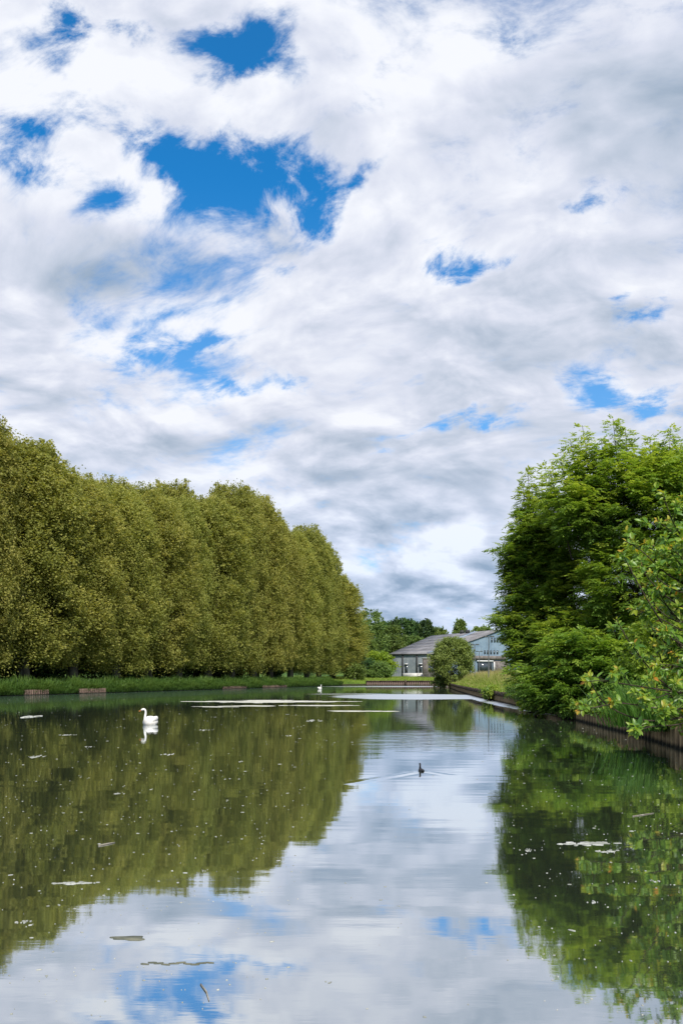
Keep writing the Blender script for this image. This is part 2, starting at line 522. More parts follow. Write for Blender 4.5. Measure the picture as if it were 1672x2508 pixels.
def water_mat():
    m, nt, out = mat_new('canal_water')
    g = nt.node('ShaderNodeNewGeometry')
    pos = g.outputs['Position']
    X, Y, Z = nt.sep(pos)
    # slow swell, wind ripples with long crests across the view, and finer chop
    sw = nt.noise(nt.mapping(pos, scale=(.35, 1.1, 1)), 1.0, 2, .5)
    rp = nt.noise(nt.mapping(pos, scale=(.55, 3.2, 1)), 1.0, 3, .55, .4)
    fine = nt.noise(nt.mapping(pos, scale=(2.2, 9.0, 1)), 1.0, 3, .6)

    def area(px, py, hx, hy, rot=0, a=.55, b=1.15):
        c = onwater(px, py)
        wv_ = nt.vmath('SCALE', nt.vmath('SUBTRACT', nt.noise(nt.mapping(pos, scale=(.12, .5, 1)), 1, 3, .6, 0, 'Color'), (.5, .5, .5)), 1.0)
        mm = nt.mapping(pos, (c[0], c[1], 0), (0, 0, math.radians(rot)), (hx, hy, 1e6), 'TEXTURE')
        mm = nt.vmath('ADD', mm, nt.vmath('MULTIPLY', wv_, (.6, .6, 0)))
        return nt.mapr(nt.vmath('LENGTH', mm, None, 1), a, b, 1, 0)

    calm_far = area(1010, 1706, 8.5, 11.0, 0, .85, 1.0)
    ruff = nt.math('MAXIMUM', calm_far, area(1235, 1724, 1.1, 20.0, -2, .8, 1.1))
    ruff = nt.math('MAXIMUM', ruff, area(940, 1681.5, 13, 7.0, 0, .85, 1.0))
    ruff = nt.math('MAXIMUM', ruff, nt.math('MULTIPLY', area(860, 1700, 6, 5, 0, .6, 1.1), .6))
    # green wind band along the left bank
    band = nt.mapr(nt.math('ADD', nt.math('MULTIPLY', nt.math('SUBTRACT', nt.math('MULTIPLY', nt.math('ADD', X, 64.0), .938), nt.math('MULTIPLY', Y, .346)), 1.0),
                   nt.math('MULTIPLY', nt.math('SUBTRACT', nt.noise(nt.mapping(pos, scale=(.08, .08, 1)), 1, 3), .5), 9)), 13.0, 20.0, 1, 0)
    rings = area(1030, 1812, 3.2, 4.6, 0, .4, 1.2)
    near = nt.mapr(Y, 4, 30, 1, .55)
    h = nt.math('ADD', nt.math('MULTIPLY', sw, .004), nt.math('MULTIPLY', rp, nt.math('ADD', nt.mapr(Y, 5, 24, .0003, .0009), nt.math('MULTIPLY', rings, .010))))
    h = nt.math('ADD', h, nt.math('MULTIPLY', fine, nt.math('ADD', .00025, nt.math('MULTIPLY', band, .002))))
    # wake of the small black bird: two arms spreading behind it
    bird = onwater(1031, 1888)

    def arm(p0, p1, w):
        p0 = np.array(p0); p1 = np.array(p1); d = p1 - p0; L = np.linalg.norm(d[:2])
        mm = nt.mapping(pos, tuple((p0 + p1) / 2), (0, 0, math.atan2(d[1], d[0])), (L / 2, w, 1e6), 'TEXTURE')
        a, b, c = nt.sep(mm)
        lng = nt.mapr(nt.math('ABSOLUTE', a), .75, 1.0, 1, 0)
        wob = nt.math('COSINE', nt.math('MULTIPLY', b, 3.0))
        env = nt.mapr(nt.math('ABSOLUTE', b), 0, 1.0, 1, 0)
        return nt.math('MULTIPLY', nt.math('MULTIPLY', lng, env), wob)
    h = nt.math('ADD', h, nt.math('MULTIPLY', arm(bird, onwater(840, 1922), .34), .0028))
    h = nt.math('ADD', h, nt.math('MULTIPLY', arm(bird, onwater(1110, 1900), .26), .002))
    bp = nt.node('ShaderNodeBump')
    bp.inputs['Strength'].default_value = 1.0
    bp.inputs['Distance'].default_value = 1.0
    nt.put(bp.inputs['Height'], h)
    gl = nt.node('ShaderNodeBsdfGlossy')
    gl.inputs['Color'].default_value = (.92, .95, .98, 1)
    nt.put(gl.inputs['Roughness'], nt.math('ADD', nt.math('ADD', .028, nt.math('MULTIPLY', ruff, .34)), nt.math('MULTIPLY', band, .05)))
    nt.l.new(bp.outputs[0], gl.inputs['Normal'])
    df = nt.node('ShaderNodeBsdfDiffuse')
    mud = nt.mix(band, (.048, .064, .040), (.05, .085, .062))
    nt.l.new(mud, df.inputs['Color'])
    lw = nt.node('ShaderNodeLayerWeight'); lw.inputs['Blend'].default_value = .5
    fac = nt.mapr(lw.outputs['Facing'], .45, 1.0, .62, .90, False)
    fac = nt.math('SUBTRACT', fac, nt.math('MULTIPLY', band, .12))
    mx = nt.node('ShaderNodeMixShader')
    nt.put(mx.inputs[0], fac)
    nt.l.new(df.outputs[0], mx.inputs[1]); nt.l.new(gl.outputs[0], mx.inputs[2])
    nt.l.new(mx.outputs[0], out.inputs[0])
    return m
M['water'] = water_mat()

# ------------------------------------------------------------------ canal outline (plan)
LA = np.array([-34.3, 82.0]); LB = np.array([-.4, 174.0])
LDIR = (LB - LA) / np.linalg.norm(LB - LA)
LNOR = np.array([-LDIR[1], LDIR[0]])          # to the land side
LLEN = np.linalg.norm(LB - LA)
CANAL = [  # counter-clockwise from behind the camera on the right
    ((6.5, -60), 'R'), ((7.4, 0), 'R'), ((8.4, 12), 'R'), ((9.4, 22.6), 'R'), ((10.1, 27.8), 'R'), ((11.3, 45), 'R'), ((12.2, 62.5), 'R'), ((13.3, 81.6), 'R'),
    ((16.2, 115), 'R'), ((18.9, 143), 'S'), ((24, 153), 'S'), ((32, 160), 'S'), ((90, 170), 'S'), ((90, 196), 'E'), ((34, 186), 'F'), ((20.5, 182.5), 'F'), ((5.5, 181.5), 'S2'),
    ((2.0, 178.5), 'S2'), (tuple(LB), 'L'), (tuple(LA), 'L'), ((-66, -4), 'L'), ((-80, -60), 'E'),
]
CP = np.array([c[0] for c in CANAL], dtype=float)
CT = [c[1] for c in CANAL]      # type of the edge that starts at this vertex


def canal_dist(Pq):
    """signed distance (positive on land) and index of nearest edge"""
    n = len(CP)
    best = np.full(len(Pq), 1e9); idx = np.zeros(len(Pq), dtype=int)
    inside = np.zeros(len(Pq), dtype=bool)
    for i in range(n):
        a = CP[i]; b = CP[(i + 1) % n]
        d = b - a
        t = np.clip(((Pq - a) @ d) / (d @ d), 0, 1)
        r = np.linalg.norm(Pq - (a + t[:, None] * d), axis=1)
        k = r < best
        best[k] = r[k]; idx[k] = i
        cond = ((a[1] > Pq[:, 1]) != (b[1] > Pq[:, 1]))
        xi = a[0] + (Pq[:, 1] - a[1]) / (b[1] - a[1] + 1e-12) * d[0]
        inside ^= cond & (Pq[:, 0] < xi)
    return np.where(inside, -best, best), idx


HT = {'R': (.72, 1.1, 5.0), 'S': (.45, 1.1, 5.0), 'S2': (.35, 1.2, 5.0), 'F': (.92, 1.35, 10.0), 'L': (.15, 1.45, 3.4), 'E': (.4, 1.2, 6.0)}


def wob(x, y):
    return (np.sin(x * .9 + y * .37) + np.sin(y * 1.3 - x * .5 + 1.3) + np.sin(x * .31 + y * .21 + 2)) / 3


def land_z(Pq):
    d, idx = canal_dist(Pq)
    h0 = np.array([HT[CT[i]][0] for i in range(len(CP))])[idx]
    h1 = np.array([HT[CT[i]][1] for i in range(len(CP))])[idx]
    wd = np.array([HT[CT[i]][2] for i in range(len(CP))])[idx]
    z = h0 + (h1 - h0) * smoothn(d, 0, wd) + .07 * wob(Pq[:, 0], Pq[:, 1]) * smoothn(d, .3, 2)
    z = z + .35 * smoothn(d, wd, wd + 12)
    z = np.where(d < .12, -1.2, z)
    return z, d


def axis_pts(lo, hi, step, far_lo, far_hi):
    mid = np.arange(lo, hi + .01, step)
    g = lambda s0, reach: np.cumsum(np.geomspace(step * 1.3, reach / 3, 26))
    a = lo - g(step, far_lo)[::-1]; b = hi + g(step, far_hi)
    return np.concatenate([a, mid, b])


gx = axis_pts(-66, 62, .55, 2600, 2600)
gy = axis_pts(0, 200, .6, 500, 3600)
GX, GY = np.meshgrid(gx, gy, indexing='xy')
PQ = np.c_[GX.ravel(), GY.ravel()]
gz, gd = land_z(PQ)
nx, ny = len(gx), len(gy)
ii = np.arange(ny - 1)[:, None] * nx + np.arange(nx - 1)[None, :]
Qg = np.stack([ii, ii + 1, ii + nx + 1, ii + nx], -1).reshape(-1, 4)
og = link('ground', new_mesh('ground', np.c_[PQ, gz], Qg, None, [M['ground']], None, True))
og['kind'] = 'structure'

wv = MB().add([(-220, -160, 0), (220, -160, 0), (220, 320, 0), (-220, 320, 0)], [(0, 1, 2, 3)])
ow = wv.build('water', M['water']); ow['kind'] = 'structure'


def hill():
    m, nt, out = mat_new('hill_grass')
    g = nt.node('ShaderNodeNewGeometry')
    n = nt.noise(g.outputs['Position'], .03, 6, .6)
    c = nt.mix(nt.mapr(n, .4, .6), (.05, .10, .03), (.12, .19, .04))
    principled(nt, out, c, .95, .05)
    xs = np.linspace(-500, 900, 90); ys = np.linspace(520, 1400, 40)
    A, B = np.meshgrid(xs, ys)
    z = 1.5 + 38 * smoothn(B, 520, 900) * (.80 + .25 * smoothn(A, 0, 420)) + 3.0 * np.sin(A * .021 + 1) * smoothn(B, 560, 800)
    z = z - 4 * (1 - smoothn(B, 520, 540))
    k = np.arange(39)[:, None] * 90 + np.arange(89)[None, :]
    Q = np.stack([k, k + 1, k + 91, k + 90], -1).reshape(-1, 4)
    V = np.c_[A.ravel(), B.ravel(), z.ravel()]
    o = link('hill', new_mesh('hill', V, Q, None, [m], None, True)); o['kind'] = 'structure'
    return V
HILLV = hill()

# ------------------------------------------------------------------ retaining walls
def rust_mat(name, dark, lite, tan):
    m, nt, out = mat_new(name)
    a = nt.node('ShaderNodeAttribute', attribute_name='tint')
    g = nt.node('ShaderNodeNewGeometry')
    n = nt.noise(nt.mapping(g.outputs['Position'], scale=(3, 3, .8)), 2.2, 6, .7)
    c = nt.mix(nt.mapr(n, .35, .66), dark, lite)
    c = nt.mix(nt.math('MULTIPLY', a.outputs['Fac'], nt.mapr(n, .25, .6, .25, 1)), c, tan)
    x, y, z = nt.sep(g.outputs['Position'])
    c = nt.mix(nt.mapr(nt.math('ADD', z, nt.math('MULTIPLY', n, .16)), .10, .26, 1, 0), c, (.018, .016, .011))
    principled(nt, out, c, .85, .2, 0, bumpn(nt, n, .5, .03))
    return m
M['piling'] = rust_mat('rusted_piling', (.05, .030, .020), (.12, .07, .045), (.34, .24, .13))
M['far_piling'] = rust_mat('far_piling', (.05, .034, .03), (.10, .07, .062), (.17, .125, .105))
M['wood_piling'] = rust_mat('wood_piling', (.045, .030, .024), (.10, .066, .052), (.17, .12, .095))
M['cap_beam'] = plain('cap_beam', (.045, .032, .024), (.12, .085, .065), 2.5, .85, .2)


def sheet_wall(path, top, period, amp, side, name_piling):
    """corrugated sheet piling along a plan path; side = +1/-1 picks the water side"""
    path = np.asarray(path, dtype=float)
    seg = np.linalg.norm(np.diff(path, axis=0), axis=1); s = np.r_[0, np.cumsum(seg)]
    prof = [(0, 0), (.30, 0), (.42, 1), (.80, 1), (.92, 0)]
    ss = []; aa = []
    k = 0
    while k * period < s[-1]:
        for f, a in prof:
            v = (k + f) * period
            if v <= s[-1]: ss.append(v); aa.append(a)
        k += 1
    ss = np.array(ss); aa = np.array(aa, dtype=float)
    x = np.interp(ss, s, path[:, 0]); y = np.interp(ss, s, path[:, 1])
    d = np.c_[np.gradient(x), np.gradient(y)]; d /= np.linalg.norm(d, axis=1)[:, None] + 1e-9
    nrm_ = np.c_[-d[:, 1], d[:, 0]] * side
    px_ = x + nrm_[:, 0] * amp * aa; py_ = y + nrm_[:, 1] * amp * aa
    tp = top + .02 * np.sin(ss * 1.7) + .015 * np.sin(ss * .43)
    n = len(ss)
    V = np.vstack([np.c_[px_, py_, np.full(n, -.9)], np.c_[px_, py_, tp], np.c_[x - nrm_[:, 0] * .5, y - nrm_[:, 1] * .5, tp - .01]])
    i = np.arange(n - 1)
    Q = np.vstack([np.c_[i, i + 1, n + i + 1, n + i], np.c_[n + i, n + i + 1, 2 * n + i + 1, 2 * n + i]])
    return V, Q, np.r_[aa, aa, aa * 0]


def densify(pts, n=200):
    pts = np.asarray(pts, dtype=float)
    s = np.r_[0, np.cumsum(np.linalg.norm(np.diff(pts, axis=0), axis=1))]
    u = np.linspace(0, s[-1], n)
    return np.c_[np.interp(u, s, pts[:, 0]), np.interp(u, s, pts[:, 1])]


rw = thing('retaining_wall', 'long rusty sheet pile wall along the right bank under overhanging trees', 'retaining wall', (9.4, 22.6, 0))
V, Q, T = sheet_wall(densify(CP[1:10]), .62, .46, .13, 1, '')
me = new_mesh('sheet_piling', V - np.array([9.4, 22.6, 0]), Q, T, [M['piling']]); link('sheet_piling', me, rw)
mb = MB()
pth = densify(CP[3:10], 60)
for i in range(len(pth) - 1):
    if pth[i][1] < 58: continue
    a, b = pth[i], pth[i + 1]; d = (b - a) / np.linalg.norm(b - a); nn = np.array([-d[1], d[0]])
    zt = .80 + .03 * math.sin(i * 1.9)
    c = [a + nn * .20, a - nn * .25, b - nn * .25, b + nn * .20]
    mb.hexa(np.array([(*p, .52) for p in c]) - (9.4, 22.6, 0), np.array([(*p, zt) for p in c]) - (9.4, 22.6, 0))
mb.build('capping_beam', M['cap_beam'], rw)

fw = thing('retaining_wall', 'low brown wall at the far end of the canal below the lawn', 'retaining wall', (20.5, 182.5, 0))
V, Q, T = sheet_wall(densify([(5.5, 181.5), (20.5, 182.5), (34, 186), (60, 191)]), .80, .5, .12, -1, '')
me = new_mesh('sheet_piling', V - np.array([20.5, 182.5, 0]), Q, T, [M['far_piling']]); link('sheet_piling', me, fw)
mb = MB()
pth = densify([(5.5, 181.5), (20.5, 182.5), (34, 186), (60, 191)], 20)
for i in range(19):
    a, b = pth[i], pth[i + 1]; d = (b - a) / np.linalg.norm(b - a); nn = np.array([d[1], -d[0]])
    c = [a + nn * .22, b + nn * .22, b - nn * .4, a - nn * .4]
    mb.hexa(np.array([(*p, .78) for p in c]) - (20.5, 182.5, 0), np.array([(*p, 1.0) for p in c]) - (20.5, 182.5, 0))
mb.build('capping_beam', M['cap_beam'], fw)
mb = MB()
for k in (3, 8, 13):
    p = pth[k]; mb.box((p[0] - 20.5, p[1] - 182.5 - .3, .5), (.28, .28, 1.5))
mb.build('mooring_post', M['cap_beam'], fw)

lw_ = thing('retaining_wall', 'short exposed stretches of reddish timber piling under the left grass bank', 'retaining wall', (*LA, 0))
for s0, s1 in ((3.2, 7.0), (12.0, 17.0), (46, 54), (60, 70)):
    ss_ = np.linspace(s0, s1, 12)
    pth = LA + ss_[:, None] * LDIR - LNOR * .22
    V, Q, T = sheet_wall(pth, .54 if s0 < 20 else .42, .34, .10, -1, '')
    me = new_mesh('timber_piling', V - np.array([*LA, 0]), Q, T, [M['wood_piling']]); link('timber_piling', me, lw_)


# ------------------------------------------------------------------ trees
def crown_profile_column(s):
    """plane tree row: near-vertical sides, rounded top"""
    low = .80 + .20 * smoothn(s, 0, .25)
    top = np.sqrt(np.clip(1 - np.clip((s - .58) / .44, 0, 1) ** 2.2, 0, 1))
    return low * top


def crown_profile_round(s):
    return np.sqrt(np.clip(1 - ((s - .42) / np.where(s < .42, .50, .60)) ** 2, 0, 1))


def crown_profile_poplar(s):
    return np.sqrt(np.clip(1 - ((s - .40) / np.where(s < .40, .46, .63)) ** 2, 0, 1)) ** .9


def make_crown(seed, H, R, z0, prof, ncl, per, leaf, clr=(.8, 1.5), flat=.8, lumps=.22, outer=.25, droop=.25, tint_bias=0., asp=.62, shell=.5):
    rng = np.random.default_rng(seed)
    s = rng.random(ncl) ** .92
    th = rng.random(ncl) * 2 * np.pi
    ph = rng.random(6) * 6.28
    lum = 1 + lumps * (np.sin(2 * th + ph[0] + 5 * s) * .5 + np.sin(3 * th - 9 * s + ph[1]) * .5 + .6 * np.sin(5 * th + 17 * s + ph[2]))
    rr = R * prof(s) * lum * (shell + (1 - shell) * np.sqrt(rng.random(ncl)))
    c = np.c_[np.cos(th) * rr, np.sin(th) * rr, z0 + s * (H - z0)]
    cr_ = rng.uniform(clr[0], clr[1], ncl)
    nl = np.full(ncl, per)
    ct = np.clip(rng.normal(.5 + tint_bias, .20, ncl), 0, 1)
    # small outlying sprigs break the outline
    no = int(ncl * outer)
    if no:
        s2 = np.concatenate([rng.random(no // 2) ** .8, .72 + .30 * rng.random(no - no // 2)])
        th2 = rng.random(no) * 2 * np.pi
        r2 = R * np.maximum(prof(np.clip(s2, 0, .985)), .12) * (1.0 + .22 * rng.random(no) ** 1.5)
        c2 = np.c_[np.cos(th2) * r2, np.sin(th2) * r2, z0 + s2 * (H - z0) + rng.random(no) ** 2 * H * .045 * smoothn(s2, .55, .95)]
        c = np.vstack([c, c2]); cr_ = np.r_[cr_, rng.uniform(clr[0] * .35, clr[0] * .7, no)]
        nl = np.r_[nl, np.full(no, max(6, per // 4))]
        ct = np.r_[ct, np.clip(rng.normal(.55 + tint_bias, .2, no), 0, 1)]
    idx = np.repeat(np.arange(len(c)), nl)
    N = len(idx)
    g = rand_dirs(rng, N) * (rng.random(N) ** .5)[:, None] * cr_[idx][:, None]
    g[:, 2] *= flat
    C = c[idx] + g
    out_ = C - np.c_[np.zeros((N, 2)), C[:, 2]]
    out_ /= np.linalg.norm(out_, axis=1)[:, None] + 1e-6
    ax = rand_dirs(rng, N) * .8 + out_ * .6 + np.array([0, 0, -droop])
    ax /= np.linalg.norm(ax, axis=1)[:, None]
    nor = rand_dirs(rng, N) * .85 + out_ * .35 + np.array([0, 0, .6])
    L = leaf * rng.uniform(.65, 1.3, N)
    V, Q = leaf_quads(C, ax, nor, L, L * asp)
    t = np.clip(ct[idx] + rng.normal(0, .17, N), 0, 1)
    return V, Q, np.repeat(t, 4), c


def limb_mesh(seed, H, R, z0, r0, nl=14, kinks=.35, clusters=None, top=.92, sides=8, fine=40):
    rng = np.random.default_rng(seed)
    mb = MB()
    n = 10
    zz = np.linspace(-.4, H * top, n)
    tp = np.c_[np.cumsum(rng.normal(0, kinks * .35, n)), np.cumsum(rng.normal(0, kinks * .35, n)), zz]
    tp[:2, :2] = 0
    rad = r0 * (1 - np.linspace(0, 1, n)) ** .8 + .03
    rad[0] *= 1.35
    mb.tube(tp, rad, sides)
    src = clusters[rng.permutation(len(clusters))[:nl + fine]] if clusters is not None else None
    for i in range(nl + fine):
        if src is not None: tgt = src[i]
        f = np.clip((tgt[2] - .28 * np.linalg.norm(tgt[:2]) - H * .06) / (H * top), .10, .9)
        k = f * (n - 1); a = int(k)
        st = tp[a] + (tp[min(a + 1, n - 1)] - tp[a]) * (k - a)
        m_ = 6
        u = np.linspace(0, 1, m_)[:, None]
        pts = st + (tgt - st) * u + np.array([0, 0, .12 * np.linalg.norm(tgt - st)]) * np.sin(u * np.pi) * .8
        pts[1:-1] += rng.normal(0, kinks * .4, (m_ - 2, 3))
        rb = (r0 * .32 * (1 - f) + .05) if i < nl else .045
        mb.tube(pts, rb * (1 - u[:, 0] * .85), 5 if i < nl else 4, cap=False)
    return mb


# ---- the avenue of plane trees on the left bank
GROUP_PLANE = 'plane trees in the avenue on the left bank'
plane_meshes = []
for k in range(4):
    V, Q, T, cl = make_crown(100 + k, 30.0, 5.3, 1.6 + .35 * k, crown_profile_column, 1000, 125, .25, (.7, 1.9), 1.25, .20, .6, .35, asp=.72, shell=.42)
    cm = new_mesh('crown', V, Q, T, [M['plane_leaf']])
    tm = limb_mesh(200 + k, 30.0, 5.3, 2.0, .52, 16, .4, cl, fine=60).mesh('trunk', M['bark'], True)
    plane_meshes.append((cm, tm))

ORD = ['first', 'second', 'third', 'fourth', 'fifth', 'sixth', 'seventh', 'eighth', 'ninth', 'tenth', 'eleventh', 'twelfth', 'thirteenth', 'fourteenth', 'fifteenth']


def plane_tree(s, offd, hgt, wid, var, rz, label):
    p = LA + LDIR * s + LNOR * offd
    z = land_z(p[None, :])[0][0]
    t = thing('plane_tree', label, 'tree', (p[0], p[1], z), rz, GROUP_PLANE)
    cm, tm = plane_meshes[var]
    for nm, me_ in (('crown', cm), ('trunk', tm)):
        o = link(nm, me_, t)
        o.scale = (wid, wid, hgt / 30.0)
    return t


def plane_h(s):
    return np.interp(s, [-10, 0, 6, 12, 22, 34, 46, 58, 68, 80, 92, 103, 112], [25.5, 27, 28.5, 26.5, 25.5, 27, 29, 31, 31, 31, 31, 30, 26.5])


rr_ = random.Random(5)
row1 = list(np.arange(-5.5, 113, 8.36))
for i, s in enumerate(row1):
    first = i == 0; last = i == len(row1) - 1
    lab = ('tall plane tree cut by the left edge, leading the canal-side row' if first else
           'farthest plane tree of the canal-side row, ending at the open sky' if last else
           f'tall olive-green plane tree, {ORD[i]} from the left in the canal-side row')
    plane_tree(s, 6.6 + rr_.uniform(-.4, .4), plane_h(s) * rr_.uniform(.91, 1.05) * (.94 if last else 1), rr_.uniform(.9, 1.22), i % 4, rr_.uniform(0, 6.28), lab)
row2 = list(np.arange(-1.5, 100, 8.3))
for i, s in enumerate(row2):
    plane_tree(s, 15.5 + rr_.uniform(-.4, .4), plane_h(s) * rr_.uniform(.99, 1.05), rr_.uniform(.95, 1.08), (i + 2) % 4, rr_.uniform(0, 6.28),
               f'plane tree {ORD[i]} from the left in the rear row, partly hidden by the canal-side row')


# ---- generic trees and bushes
def tree(name, label, loc, H, R, leafmat, seed, prof=crown_profile_round, z0=None, ncl=160, per=70, leaf=.5, clr=(.7, 1.6), flat=.8, lumps=.22, outer=.3,
         tint_bias=0., trunk_r=.25, barkmat='bark', group=None, cat='tree', shell=.5, droop=.2, part='crown', asp=.62, fine=12, nl=8):
    p = np.array(loc[:2], dtype=float)
    z = land_z(p[None, :])[0][0] if len(loc) < 3 else loc[2]
    t = thing(name, label, cat, (p[0], p[1], z), 0, group)
    z0 = H * .12 if z0 is None else z0
    V, Q, T, cl = make_crown(seed, H, R, z0, prof, ncl, per, leaf, clr, flat, lumps, outer, droop, tint_bias, asp, shell)
    link(part, new_mesh(part, V, Q, T, [M[leafmat]]), t)
    link('trunk', limb_mesh(seed + 1, H, R, z0, trunk_r, nl, .2, cl, .85, 7, fine).mesh('trunk', M[barkmat], True), t)
    return t


# shade-loving shrubs under the avenue
k = 0
for s, dd, R_, H_ in ((0, 12, 3.5, 4.5), (9, 13, 3.0, 3.6), (18, 12, 3.2, 4.2), (27, 13, 3.4, 4.2), (37, 12, 3.2, 4.6), (46, 13, 3, 3.8), (56, 12, 3.6, 4.4), (66, 12, 3.4, 4.6), (76, 12, 3.2, 4.2), (86, 11, 3.2, 4.4)):
    p = LA + LDIR * s + LNOR * dd
    tree('shrub', f'dark shrub {ORD[k]} from the left in the shade beneath the plane trees', p, H_ * 1.1, R_ * 1.35, 'dark_leaf', 900 + k * 3, z0=.2, ncl=60, per=60, leaf=.34,
         clr=(.5, 1.0), trunk_r=.06, group='shrubs beneath the plane trees', cat='shrub', part='foliage', fine=4, nl=4)
    k += 1

def hedge():
    rng = np.random.default_rng(21)
    n = 42000
    s = rng.uniform(-14, LLEN + 2, n)
    d = 24 + rng.normal(0, 1.3, n) + 1.5 * np.sin(s * .21)
    h = 7.5 + 1.5 * np.sin(s * .33) + 1.2 * np.sin(s * .9 + 1)
    P2 = LA + s[:, None] * LDIR + d[:, None] * LNOR
    C = np.c_[P2, 1.5 + rng.random(n) ** .8 * h] - np.array([*LA, 0])
    ax = rand_dirs(rng, n)
    V, Q = leaf_quads(C, ax, rand_dirs(rng, n) + (0, 0, .5), rng.uniform(.35, .7, n), rng.uniform(.25, .45, n))
    o = link('hedge', new_mesh('hedge', V, Q, np.repeat(np.clip(rng.normal(.3, .2, n), 0, 1), 4), [M['dark_leaf']]), None, (*LA, 0))
    tag(o, 'tall dark hedge glimpsed between the plane trunks along the back of the avenue', 'hedge')
hedge()

# trees beyond the end of the canal
GB = 'trees beyond the far end of the canal'
def bg(name, px, top, D, halfw, mat, label, seed, prof=crown_profile_round, **kw):
    g0 = 1.5
    H = CAMZ - (top - HOR) / F * D - g0
    kw.setdefault('leaf', .55); kw.setdefault('ncl', 150); kw.setdefault('per', 75)
    return tree(name, label, ((px - 836) / F * D, D, g0), H, halfw / F * D, mat, seed, prof, group=GB, **kw)

bg('broadleaf_tree', 905, 1500, 232, 46, 'mid_leaf', 'round green tree rising just right of the last plane tree', 1001, tint_bias=-.1)
bg('broadleaf_tree', 885, 1532, 214, 34, 'mid_leaf', 'tree directly beside the last plane tree, below the taller green one', 1004)
bg('broadleaf_tree', 935, 1530, 262, 34, 'dark_leaf', 'dark tree between the round green tree and the pale willow', 1007)
bg('willow_tree', 962, 1536, 250, 34, 'willow_leaf', 'pale grey-green willow left of the warehouse', 1010, tint_bias=-.35)
bg('broadleaf_tree', 962, 1562, 236, 32, 'mid_leaf', 'mid-green tree standing below the pale willow', 1013)
for i, (px, tp, hw, nm) in enumerate(((945, 1526, 14, 'leftmost of the dark poplars'), (966, 1520, 15, 'tallest poplar on the left'), (985, 1518, 15, 'poplar at the centre'), (1004, 1522, 15, 'poplar right of centre'),
                                      (1022, 1528, 14, 'lower poplar near the right end'))):
    bg('poplar_tree', px, tp, 345, hw, 'dark_leaf', f'{nm} of the line behind the warehouse', 1020 + 3 * i, crown_profile_poplar, leaf=.8, ncl=110, z0=2, tint_bias=.1)
bg('broadleaf_tree', 1042, 1522, 320, 20, 'dark_leaf', 'dark rounded tree behind the warehouse roof, end of the poplar line', 1040, leaf=.7)
bg('broadleaf_tree', 1126, 1523, 300, 17, 'mid_leaf', 'lone upright tree poking above the warehouse ridge', 1043, leaf=.65)
bg('broadleaf_tree', 1070, 1540, 340, 36, 'mid_leaf', 'low green tree behind the middle of the warehouse roof', 1046, leaf=.75)
bg('broadleaf_tree', 1180, 1538, 330, 40, 'mid_leaf', 'light green tree behind the right end of the warehouse ridge', 1049, leaf=.75, tint_bias=.25)
bg('broadleaf_tree', 1010, 1560, 290, 40, 'mid_leaf', 'green tree just above the left slope of the warehouse roof', 1052, leaf=.65)
bg('acacia_tree', 925, 1598, 205, 38, 'lime_leaf', 'bright yellow-green spreading tree left of the warehouse', 1055, ncl=120, leaf=.45, flat=.45)
bg('bush', 895, 1618, 200, 32, 'dark_leaf', 'dark bush under the yellow-green tree at the canal end', 1058, cat='bush', ncl=90, leaf=.4, z0=.2)
bg('bush', 930, 1626, 197, 24, 'mid_leaf', 'mid-green bush in front of the yellow-green tree', 1061, cat='bush', ncl=70, leaf=.38, z0=.2)
bg('bush', 868, 1630, 186, 22, 'willow_leaf', 'small pale bush at the tip of the left bank', 1064, cat='bush', ncl=60, leaf=.35, z0=.1)
bg('conifer_tree', 884, 1585, 198, 8, 'dark_leaf', 'thin dark upright conifer at the tip of the left bank', 1067, crown_profile_poplar, ncl=60, leaf=.3, clr=(.3, .6), z0=.4)

# far woodland on the hillside: one mass nobody could count
def woodland():
    rng = np.random.default_rng(77)
    n = 950
    x = rng.uniform(-300, 560, n); y = rng.uniform(560, 930, n)
    z = 1.5 + 38 * smoothn(y, 520, 900) * (.80 + .25 * smoothn(x, 0, 420)) + 3.0 * np.sin(x * .021 + 1) * smoothn(y, 560, 800)
    Vs = []; Qs = []; Ts = []; o_ = 0
    for i in range(n):
        H = rng.uniform(5, 10); R = rng.uniform(4, 7)
        if y[i] > 850: H *= .55
        N = 110
        d = rand_dirs(rng, N); d[:, 2] = abs(d[:, 2])
        C = d * np.array([R, R, H]) * rng.uniform(.8, 1.05, N)[:, None] + (x[i], y[i], z[i])
        ax = rand_dirs(rng, N); L = rng.uniform(1.4, 2.6, N)
        V, Q = leaf_quads(C, ax, d + .5 * rand_dirs(rng, N), L, L * .7)
        Vs.append(V); Qs.append(Q + o_); o_ += len(V)
        Ts.append(np.clip(np.repeat(rng.normal(rng.uniform(.2, .9), .15, N), 4), 0, 1))
    o = link('woodland', new_mesh('woodland', np.vstack(Vs), np.vstack(Qs), np.concatenate(Ts), [M['mid_leaf']]))
    o['kind'] = 'stuff'; tag(o, 'green woodland covering the low hill behind the warehouse', 'woodland')
woodland()

